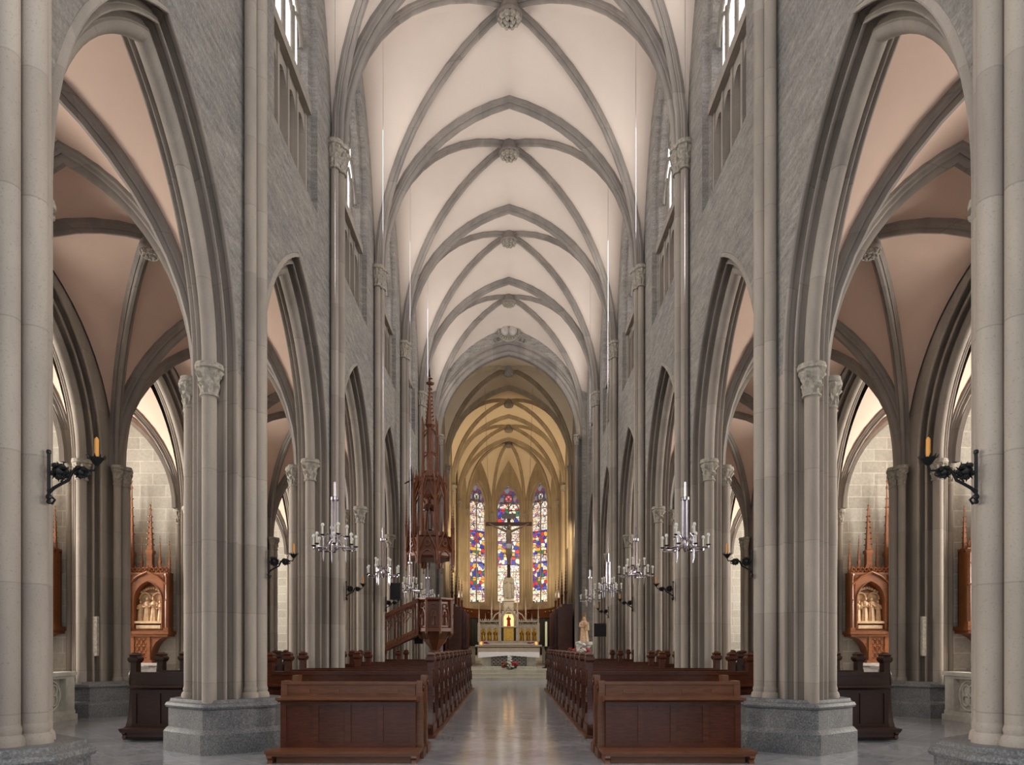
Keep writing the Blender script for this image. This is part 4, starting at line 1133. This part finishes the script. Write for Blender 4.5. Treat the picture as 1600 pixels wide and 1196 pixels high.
# high altar
ha = thing('high_altar', (0, 50.4, .946), 'pale marble high altar with pinnacles, niches and gilded tabernacle below the apse', 'altar')
S_ = M['altar_stone']
mb = MB(); mb.box(-2.2, 2.2, -.7, .6, 0, .62); mb.box(-2.35, 2.35, -.85, .6, .62, .74); mb.build('mensa', S_, ha)
mb = MB(); mb.box(-2.15, 2.15, -.1, .5, .74, .95); mb.box(-2.2, 2.2, -.14, .5, .95, 1.02)
for q in (-1, 1):
    mb.box(q * .62 - .09, q * .62 + .09, -.2, .4, 1.02, 3.0)
    mb.box(q * 2.12 - .09, q * 2.12 + .09, -.16, .3, 1.02, 2.3)
    xs = sorted((q * .72, q * 2.04)); mb.box(xs[0], xs[1], .22, .4, 1.02, 2.3)
    mb.box(xs[0], xs[1], -.14, .3, 2.02, 2.1); mb.box(xs[0], xs[1], -.12, .3, 2.38, 2.46)
    for k in range(4):
        x = q * (.72 + .44 * k); mb.box(x - .04, x + .04, -.12, .25, 1.02, 2.05)
    for k in range(3):
        xc = q * (.94 + .44 * k); R, c = fit(.17, .22)
        A = [(xc + u, z) for u, z in arch_line(R, c, 1.72, 5)]
        mb.grid([[(x, -.08, z) for x, z in A], [(x, -.08, 2.05) for x, z in A]]); mb.grid([[(x, -.08, z) for x, z in A], [(x, .2, z) for x, z in A]])
        mb.tube([(xc - .2, -.12, 2.05), (xc, -.12, 2.42), (xc + .2, -.12, 2.05)], .03, 5)
    for k in range(10): mb.ball((q * (.76 + .14 * k), -.05, 2.52), (.04, .04, .08), 5, 4)
    mb.tube([(q * .62, -.05, 3.1), (q * .95, -.05, 2.9), (q * 1.22, -.05, 2.45)], .05, 6)
rr = mb.build('reredos', S_, ha)
for q in (-1, 1):
    for k in range(3):
        mb = MB(); mb.box(q * (.94 + .44 * k) - .17, q * (.94 + .44 * k) + .17, .16, .215, 1.05, 1.95); robed(mb, (q * (.94 + .44 * k), .10, 1.08), .72, wide=1.2); mb.build('gilded_figure', M['gold'], rr)
for x, z, h, w in ((-2.12, 2.3, 1.25, .10), (2.12, 2.3, 1.25, .10), (-1.22, 2.4, 1.75, .10), (1.22, 2.4, 1.75, .10), (-.62, 3.0, 1.25, .10), (.62, 3.0, 1.25, .10), (-1.66, 2.4, .6, .05), (1.66, 2.4, .6, .05), (-.34, 3.2, .95, .07), (.34, 3.2, .95, .07)):
    mb = MB(); spire(mb, x, .0, z, h, w); mb.build('pinnacle', S_, ha)
mb = MB(); mb.box(-.36, .36, -.12, .2, 1.04, 1.98)
for q in (-1, 1): mb.tube([(q * .18, -.14, 1.08), (q * .18, -.14, 1.85)], .02, 5); mb.box(q * .18 - .12, q * .18 + .12, -.14, -.12, 1.14, 1.8)
tb = mb.build('tabernacle_doors', M['gold'], ha)
mb = MB(); gothic_panel(mb, -.55, .55, 2.0, 3.2, -.16, .3, .42, 2.62, .48); mb.box(-.6, .6, -.3, .3, 1.98, 2.06)
for q in (-1, 1): mb.tube([(q * .55, -.18, 2.75), (0, -.18, 3.5)], .045, 5)
mb.build('exposition_niche', S_, ha)
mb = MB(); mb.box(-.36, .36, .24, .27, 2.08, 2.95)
mb.build('gilded_backing', plain('self_glowing_gilding', (.75, .5, .2), .4, .3, .2, 8, emit=(1, .62, .25, 1.2)), ha)  # lamplight in the niche is put into the backing as a glow
mb = MB(); robed(mb, (0, .05, 2.08), .78); mb.build('niche_figure', M['red_petal'], ha)
mb = MB(); mb.box(-.32, .32, -.1, .3, 3.2, 3.85); mb.box(-.4, .4, -.2, .36, 3.85, 3.93); mb.box(-.36, .36, -.14, .32, 3.93, 4.05); mb.build('statue_pedestal', S_, ha)
mb = MB(); mb.box(-1.75, 1.75, -.95, -.80, .76, .80)
mb.build('altar_rail', M['linen'], ha)
# statue on the pedestal
st = MB(); robed(st, (0, 0, 0), 1.95, wide=1.1, arms=False)
st.lathe([(.08, 1.86), (.11, 1.93), (.09, 2.03), (.015, 2.18)], n=12)
for q in (-1, 1):
    st.tube([(q * .17, 0, 1.55), (q * .27, 0, 1.25), (q * .31, 0, .8), (q * .25, 0, .15)], [.08, .11, .13, .12], 9)
    st.tube([(q * .24, -.05, 1.35), (q * .28, -.14, 1.1), (q * .08, -.26, 1.2)], [.09, .08, .05], 8)
st.tube([(.36, -.12, .1), (.36, -.14, 1.95)], .025, 6); st.tube([(.12, -.22, 1.1), (.36, -.13, 1.15)], .05, 6)
so = st.build('stone_statue', plain('grey_statue_stone', (.30, .28, .25), .8, 0, .2), None)
so.location = (0, 50.45, .946 + 4.05); md = so.modifiers.new('fuse', 'REMESH'); md.mode = 'VOXEL'; md.voxel_size = .02
tag(so, 'grey stone statue of a robed standing figure on the high altar before the central window', 'statue')
# candles and flowers on the altar
for q in (-1, 1):
    mb = MB(); mb.lathe([(.07, 0), (.09, .03), (.09, .20), (.085, .21)], n=12); c = tag(mb.build('votive_candle', plain('amber_candle_glass', (.8, .35, .08), .3, 0, .1, emit=(1, .5, .12, .8))), f'small amber candle on the high altar table, {SIDE[q]} end', 'candle'); c.location = (q * 1.95, 49.75, .946 + .742)
    f_ = thing('flower_dish', (q * 1.55, 49.75, .946 + .742), f'dish of purple flowers on the high altar table, {SIDE[q]} of centre', 'flowers')
    mb = MB(); mb.lathe([(.08, 0), (.15, .05), (.14, .06)], n=12); mb.build('dish', M['lead'], f_)
    blossoms('petals', M['purple'], 9, lambda k: (rnd.uniform(-.16, .16), rnd.uniform(-.1, .1), rnd.uniform(.08, .18)), .08, f_)
# paschal candle
pc = thing('paschal_candle', (1.92, 36.2, ZS), 'tall cream paschal candle on a dark stand right of the altar', 'candle')
mb = MB(); mb.lathe([(.22, 0), (.22, .03), (.06, .08), (.04, .3), (.06, .5), (.03, .8), (.10, 1.05), (.13, 1.10), (.08, 1.12)], n=14); mb.build('stand', M['iron'], pc)
mb = MB(); mb.lathe([(.058, 1.1), (.058, 2.35), (.05, 2.37), (.004, 2.40)], n=14); mb.build('candle', plain('cream_wax', (.85, .80, .50), .5, 0, .06), pc)

# apse dossal: dark panels under a gilded wooden cornice
o = thing('apse_panelling', (0, 55.6, ZS), 'dark panelling with gilt-dotted wooden cornice curving behind the high altar', 'panelling')
off = Vector((0, 55.6, ZS))
pl = [Vector((-3.45, 50.6, 0)), Vector((-3.3, 52.4, 0)), Vector((-2.75, 53.9, 0)), Vector((-1.2, 55.3, 0)), Vector((1.2, 55.3, 0)), Vector((2.75, 53.9, 0)), Vector((3.3, 52.4, 0)), Vector((3.45, 50.6, 0))]
for k in range(7):
    a, b = pl[k], pl[k + 1]; mb = MB(); mb.grid([[a + Vector((0, 0, ZS)), b + Vector((0, 0, ZS))], [a + Vector((0, 0, 3.75)), b + Vector((0, 0, 3.75))]])
    d = (b - a).normalized(); nn = Vector((d.y, -d.x, 0))
    for t in (.03, .97): q_ = a.lerp(b, t); mb.tube([q_ + nn * .03 + Vector((0, 0, ZS)), q_ + nn * .03 + Vector((0, 0, 3.75))], .05, 6)
    mb.build('dossal_panel', M['panel'], o, off)
mb = MB(); rows_ = []
for dz, din in ((3.72, -.02), (3.75, .14), (3.95, .20), (4.1, .32), (4.32, .36), (4.36, .44), (4.44, .44), (4.44, -.4)):
    rows_.append([Vector((p.x * (1 - din * .09), p.y - din * (.9 if abs(p.x) < 3 else .4), dz)) for p in pl])
mb.grid(rows_); mb.build('cornice', M['pulpit'], o, off)
mb = MB()
for k in range(7):
    for t in (.25, .75):
        p = pl[k].lerp(pl[k + 1], t); mb.ball((p.x * .965, p.y - .38, 4.2), .06, 8, 6)
mb.build('gilt_rosettes', M['gold'], o, off)
# choir stalls
for s in (-1, 1):
    o = thing('choir_stalls', (s * 3.02, 42.9, ZS), f'dark wooden choir stalls along the {SIDE[s]} choir wall', 'choir stalls')
    mb = MB(); mb.box(s * .42 - .06, s * .42 + .06, -4.2, 3.9, 0, 3.3); mb.box(s * .2 - .3, s * .2 + .3, -4.2, 3.9, 3.3, 3.45); mb.build('tall_back', M['pew'], o)
    mb = MB(); mb.box(-.3, .36, -4.1, 3.8, .2, .62); mb.build('seat_row', M['pew'], o)
    mb = MB(); mb.box(-s * .75 - .06, -s * .75 + .06, -4.1, 3.8, 0, 1.05); mb.box(-s * .72 - .2, -s * .72 + .2, -4.2, 3.9, 1.05, 1.12); mb.build('desk', M['pew'], o)
    for y in (-4.2, -1.5, 1.2, 3.9):
        mb = MB(); mb.box(-.3, .4, y - .05, y + .05, 0, 3.3); spire(mb, s * .1, y, 3.4, 2.2, .13); mb.build('partition', M['pew'], o)

# ---------------------------------------------------------------- hanging crucifix
cx = thing('hanging_crucifix', (0, 38.0, 6.95), 'large wooden crucifix hanging in the chancel arch before the stained glass', 'crucifix')
DW = wood_mat('dark_cross_wood', (.05, .022, .012), (.14, .06, .03), .5, axis=(4, 4, 4))
mb = MB(); mb.box(-.09, .09, 0, .08, -1.55, 1.5); mb.box(-1.15, 1.15, -.005, .085, 1.16, 1.34)
for p in ((-1.15, 1.25), (1.15, 1.25), (0, 1.55), (0, -1.55)): mb.lathe([(.14, -.03), (.14, .09)], (0, 0, 0), 8) if False else mb.cbox((p[0], .04, p[1]), (.2, .1, .2))
mb.build('cross', DW, cx)
mb = MB(); mb.box(-.38, .38, -.03, .0, 1.52, 1.80); mb.build('title_board', M['lead'], cx)
mb = MB()
mb.tube([(0, -.13, .0), (0, -.15, .30), (0, -.14, .58), (0, -.13, .80), (0, -.13, .92)], [.15, .135, .165, .13, .055], 12)
mb.ball((.03, -.19, 1.04), (.085, .10, .125), 10, 8)
for q in (-1, 1):
    mb.tube([(q * .12, -.13, .82), (q * .50, -.10, .98), (q * .98, -.05, 1.20)], [.075, .058, .035], 9); mb.ball((q * 1.03, -.04, 1.23), (.06, .03, .04), 7, 5)
    mb.tube([(q * .07, -.13, .02), (q * .08, -.24, -.40), (q * .03, -.12, -.86), (q * .02, -.16, -.98)], [.10, .085, .05, .045], 9)
fg = mb.build('carved_figure', plain('painted_wood_flesh', (.36, .25, .16), .6, 0, .2), cx); md = fg.modifiers.new('fuse', 'REMESH'); md.mode = 'VOXEL'; md.voxel_size = .018
mb = MB(); mb.lathe([(.155, -.12), (.175, -.02), (.165, .10), (.15, .14)], (0, -.14, 0), 14, lambda a, i, z: 1 + .07 * cos(6 * a)); mb.build('loincloth', M['linen'], cx)
mb = MB()
for q in (-1, 1): mb.tube([(q * 1.05, .04, 1.3), (q * 1.3, .04, 8.6)], .008, 4)
mb.build('suspension_wires', M['chrome'], cx)

# ---------------------------------------------------------------- pulpit with stair and sounding board
PW = M['pulpit']; px, py = -2.68, 25.5
pu = thing('pulpit', (px, py, 0), 'octagonal carved wooden pulpit with a stair on the left of the nave', 'pulpit')
def octo(mb, rings, c=(0, 0, 0), n=8): mb.lathe(rings, c, n, rot=pi / 8)
mb = MB(); octo(mb, [(.30, 0), (.30, .12), (.22, .2), (.15, .24), (.15, 1.35), (.2, 1.38), (.17, 1.45), (.26, 1.6), (.42, 1.78), (.44, 1.85)])
for k in range(4):
    a = pi / 2 * k + pi / 4; mb.tube([(.24 * cos(a), .24 * sin(a), .15), (.24 * cos(a), .24 * sin(a), 1.45)], .035, 6)
mb.build('stem', PW, pu)
mb = MB(); octo(mb, [(.40, 1.82), (.52, 1.95), (.62, 2.08), (.68, 2.12), (.68, 2.24), (.60, 2.28), (.58, 3.18), (.66, 3.22), (.72, 3.26), (.72, 3.32), (.60, 3.33)])
bd = mb.build('octagonal_body', PW, pu)
for k in range(8):
    a = pi / 4 * k; mb = MB(); ca, sa = cos(a), sin(a)
    def P(u, z, d, ca=ca, sa=sa): r = .545 + d; return (r * ca - u * sa, r * sa + u * ca, z)
    R, c = fit(.15, .22)
    mb.tube([P(-.15, 2.34, .03)] + [P(u, z, .03) for u, z in arch_line(R, c, 2.75, 5)] + [P(.15, 2.34, .03)], .025, 5)
    mb.tube([P(.1 * cos(2 * pi * j / 10), 3.02 + .08 * sin(2 * pi * j / 10), .03) for j in range(11)], .02, 5)
    robed(mb, P(0, 2.34, .03), .5, wide=.8)
    mb.build('carved_panel', PW, bd)
for k in range(8):
    a = pi / 4 * k + pi / 8; mb = MB(); mb.tube([(.64 * cos(a), .64 * sin(a), 2.05), (.64 * cos(a), .64 * sin(a), 3.24)], .05, 7)
    mb.tube([(.55 * cos(a), .55 * sin(a), 1.86), (.64 * cos(a), .64 * sin(a), 2.05)], [.02, .05], 6); mb.build('corner_colonnette', PW, bd)
# stair along -x with pierced parapet
def zst(x): return 3.28 + (x + .62) * .47
for y in (-.38, .38):
    mb = MB(); mb.prism([(-.58, 3.16), (-.58, 3.30), (-3.6, zst(-3.6)), (-3.6, zst(-3.6) - .14)], lambda p, d: (p[0], d, p[1]), y - .06, y + .06)
    rl = mb.build('stair_handrail', PW, pu)
    mb = MB(); mb.prism([(-.55, 2.0), (-.55, 2.26), (-3.6, zst(-3.6) - 1.06), (-3.6, zst(-3.6) - 1.32)], lambda p, d: (p[0], d, p[1]), y - .05, y + .05)
    for k in range(22): mb.ball((-.7 - .13 * k, y - .05, zst(-.7 - .13 * k) - 1.15), (.045, .03, .06), 5, 4)
    mb.build('stair_stringer', PW, pu)
    for k in range(9):
        x = -.78 - .33 * k; mb = MB(); z1 = zst(x) - .12; z0 = zst(x) - 1.06
        mb.tube([(x, y, z0), (x, y, z1)], .028, 6)
        mb.tube([(x - .165 + .10 * cos(2 * pi * j / 10), y, z1 - .2 + .10 * sin(2 * pi * j / 10)) for j in range(11)], .02, 5)
        mb.tube([(x, y, z1 - .5), (x - .165, y, z1 - .34), (x - .33, y, z1 - .62)], .02, 5); mb.build('pierced_baluster', PW, rl)
mb = MB()
for k in range(9): x = -.6 - .33 * k; mb.box(x - .36, x, -.36, .36, zst(x) - 1.2 - .04, zst(x) - 1.2)
mb.build('stair_treads', PW, pu)
# sounding board
cn = thing('pulpit_canopy', (-2.86, 25.5, 4.5), 'tall carved wooden pulpit canopy with pinnacles and a slender spire', 'pulpit canopy')
mb = MB(); octo(mb, [(.82, .22), (.9, .30), (.90, .42), (.84, .50), (.80, .95), (.86, 1.0), (.60, 1.05)]); octo(mb, [(.80, .21), (.01, .25)])
mb.build('sounding_board', PW, cn)
for k in range(8):
    a = pi / 4 * k; b = a + pi / 8; ca, sa = cos(a), sin(a)
    mb = MB()
    def P(u, z, d, ca=ca, sa=sa): r = .80 + d; return (r * ca - u * sa, r * sa + u * ca, z)
    R, c = fit(.27, .38); mb.tube([P(-.27, .0, .03)] + [P(u, z, .03) for u, z in arch_line(R, c, .12, 6)] + [P(.27, .0, .03)], .04, 5)
    mb.tube([P(-.32, .5, .04), P(0, 1.15, .02), P(.32, .5, .04)], .04, 5); mb.tube([P(0, 1.1, .02), P(0, 1.42, .02)], [.03, .004], 5)
    mb.tube([P(.09 * cos(2 * pi * j / 8), .72 + .09 * sin(2 * pi * j / 8), .03) for j in range(9)], .025, 5)
    mb.build('gable', PW, cn)
    mb = MB(); x, y = .88 * cos(b), .88 * sin(b); mb.tube([(x, y, -.08), (x, y, .1), (x, y, 1.0)], [.015, .06, .06], 6); mb.tube([(x, y, -.2), (x, y, -.08)], [.045, .015], 6)
    spire(mb, x, y, 1.0, .9 if k % 2 else 1.3, .075); mb.build('corner_pinnacle', PW, cn)
    mb = MB(); x, y = .62 * cos(b), .62 * sin(b); mb.tube([(x, y, .95), (x, y, 2.75)], .05, 6); mb.tube([(x, y, 2.75), (.42 * cos(b), .42 * sin(b), 3.25)], .045, 6); spire(mb, x, y, 2.7, .85, .06, crock=False)
    mb.build('upper_post', PW, cn)
    mb = MB(); c_, d_ = a + pi / 8, a - pi / 8; g0 = (.60 * cos(c_), .60 * sin(c_), 2.5); g1 = (.60 * cos(d_), .60 * sin(d_), 2.5); mb.tube([g0, (.50 * ca, .50 * sa, 3.25), g1], .035, 5); mb.tube([(g0[0], g0[1], 2.3), (.56 * ca, .56 * sa, 2.72), (g1[0], g1[1], 2.3)], .03, 5); mb.tube([(.50 * ca, .50 * sa, 3.2), (.50 * ca, .50 * sa, 3.5)], [.03, .006], 5); mb.build('upper_gable', PW, cn)
mb = MB(); octo(mb, [(.56, .95), (.56, 1.2), (.18, 1.25), (.18, 2.4), (.36, 2.55), (.38, 2.68), (.30, 3.0), (.36, 3.08), (.32, 3.2)])
mb.build('core', PW, cn)
mb = MB(); robed(mb, (.0, -.36, 1.25), 1.15, wide=.8); mb.build('canopy_figure', M['pew'], cn)
mb = MB(); octo(mb, [(.30, 3.1), (.36, 3.2), (.30, 3.4), (.12, 3.45), (.12, 5.0), (.2, 5.1), (.17, 5.2), (.03, 6.55), (.13, 6.58), (.16, 6.63), (.03, 6.68), (.03, 6.76), (.09, 6.79), (.02, 6.84), (.004, 6.95)])
for k in range(9):
    for q in range(4):
        a = pi / 2 * q + pi / 4; r = .19 - .016 * k; mb.ball((r * cos(a), r * sin(a), 5.25 + .145 * k), .035, 5, 4)
mb.build('spire', PW, cn)
for k in range(4):
    a = pi / 2 * k + pi / 4; mb = MB(); x, y = .36 * cos(a), .36 * sin(a); mb.tube([(x, y, 3.2), (x, y, 5.25)], .028, 6); mb.tube([(x, y, 4.0), (.1 * cos(a), .1 * sin(a), 4.12)], .03, 5); mb.tube([(x, y, 4.75), (.1 * cos(a), .1 * sin(a), 4.95)], .03, 5); mb.tube([(x, y, 5.2), (x, y, 5.35)], [.04, .01], 5)
    mb.build('spire_shaft', PW, cn)
mb = MB(); mb.tube([(-.5, 0, 3.2), (-1.05, .9, 3.2)], .025, 6); mb.build('iron_tie', M['iron'], cn)

# ---------------------------------------------------------------- statue, screen, loudspeakers
o = thing('stone_bracket', (3.36, 31.5, 0), 'pale stone pedestal under the painted statue on the right of the nave', 'pedestal')
mb = MB(); mb.lathe([(.26, 0), (.26, .15), (.16, .22), (.13, .9), (.18, 1.4), (.34, 1.62)], n=8, rot=pi / 8); mb.build('shaft', M['rail_stone'], o)
mb = MB(); mb.lathe([(.34, 1.62), (.40, 1.66), (.40, 1.78), (.36, 1.80)], n=8, rot=pi / 8); mb.build('top', M['rail_stone'], o)
o = thing('painted_statue', (3.36, 31.5, 1.80), 'painted statue of a robed figure holding a child on a stone pedestal', 'statue')
mb = MB(); robed(mb, (0, 0, 0), 1.12, wide=1.0); mb.ball((.13, -.16, .80), (.06, .06, .075), 7, 6); mb.tube([(.13, -.14, .5), (.13, -.15, .76)], [.09, .07], 8)
b_ = mb.build('robed_body', M['relief'], o); md = b_.modifiers.new('fuse', 'REMESH'); md.mode = 'VOXEL'; md.voxel_size = .012
mb = MB(); mb.lathe([(.21, .02), (.20, .3), (.18, .6), (.17, .85), (.10, 1.0), (.085, 1.10), (.02, 1.16)], (0, .035, 0), 14, lambda a, i, z: 1 if sin(a) > -.35 else .55); mb.build('mantle', plain('brown_red_mantle', (.25, .09, .05), .5, 0, .3), o)
mb = MB(); mb.lathe([(.07, 1.10), (.075, 1.13), (.10, 1.2), (.06, 1.19)], n=10); mb.build('crown', M['gold'], o)
for i, (x, lab) in enumerate(((2.75, 'red poinsettia plant nearest the altar steps, right side'), (3.0, 'white and red flowering plant in front of the painted statue'))):
    o = thing('flowering_plant', (x + .1, 30.9 - .5 * i, 0), lab, 'plant')
    mb = MB(); mb.lathe([(.14, 0), (.14, .04), (.04, .08), (.04, .8), (.2, .84), (.2, .87)], n=12); mb.build('stand', M['pew_dark'], o)
    mb = MB(); mb.lathe([(.12, .87), (.17, 1.12), (.15, 1.12)], n=12); mb.build('pot', M['lead'], o)
    blossoms('leaves', M['leaf'], 14, lambda k: (rnd.uniform(-.3, .3), rnd.uniform(-.2, .2), rnd.uniform(1.1, 1.4)), .11, o)
    blossoms('flowers', M['red_petal'], 12, lambda k: (rnd.uniform(-.3, .3), rnd.uniform(-.25, .15), rnd.uniform(1.2, 1.55)), .10, o)
    if i: blossoms('white_flowers', M['white_petal'], 14, lambda k: (rnd.uniform(-.14, .14), rnd.uniform(-.28, -.1), rnd.uniform(1.3, 1.75)), .09, o)
def black_box(name, loc, w, d, h, label, cat):
    o = thing(name, loc, label, cat)
    mb = MB(); mb.box(-w / 2, w / 2, -d / 2, d / 2, -h / 2, h / 2); mb.build('housing', M['black'], o)
    mb = MB(); mb.box(-w / 2 + .02, w / 2 - .02, -d / 2 - .008, -d / 2, -h / 2 + .02, h / 2 - .02); mb.build('front', M['iron'], o)
    return o
black_box('wall_screen', (3.42, PY(5) - .55, 2.2), .46, .08, .50, 'square black screen on a right-hand nave pier near the statue', 'screen')
black_box('loudspeaker', (-3.42, PY(4) - .45, 3.25), .32, .28, .50, 'black loudspeaker on the left pier just before the pulpit stair', 'loudspeaker')
ms = black_box('monitor_speaker', (-3.38, PY(5) - .62, 1.85), .32, .2, .34, 'small black box under the pulpit stair', 'loudspeaker')
mb = MB(); mb.tube([(-.1, .08, 0), (-.52, .42, 0)], .03, 6); mb.build('wall_mount', M['iron'], ms)
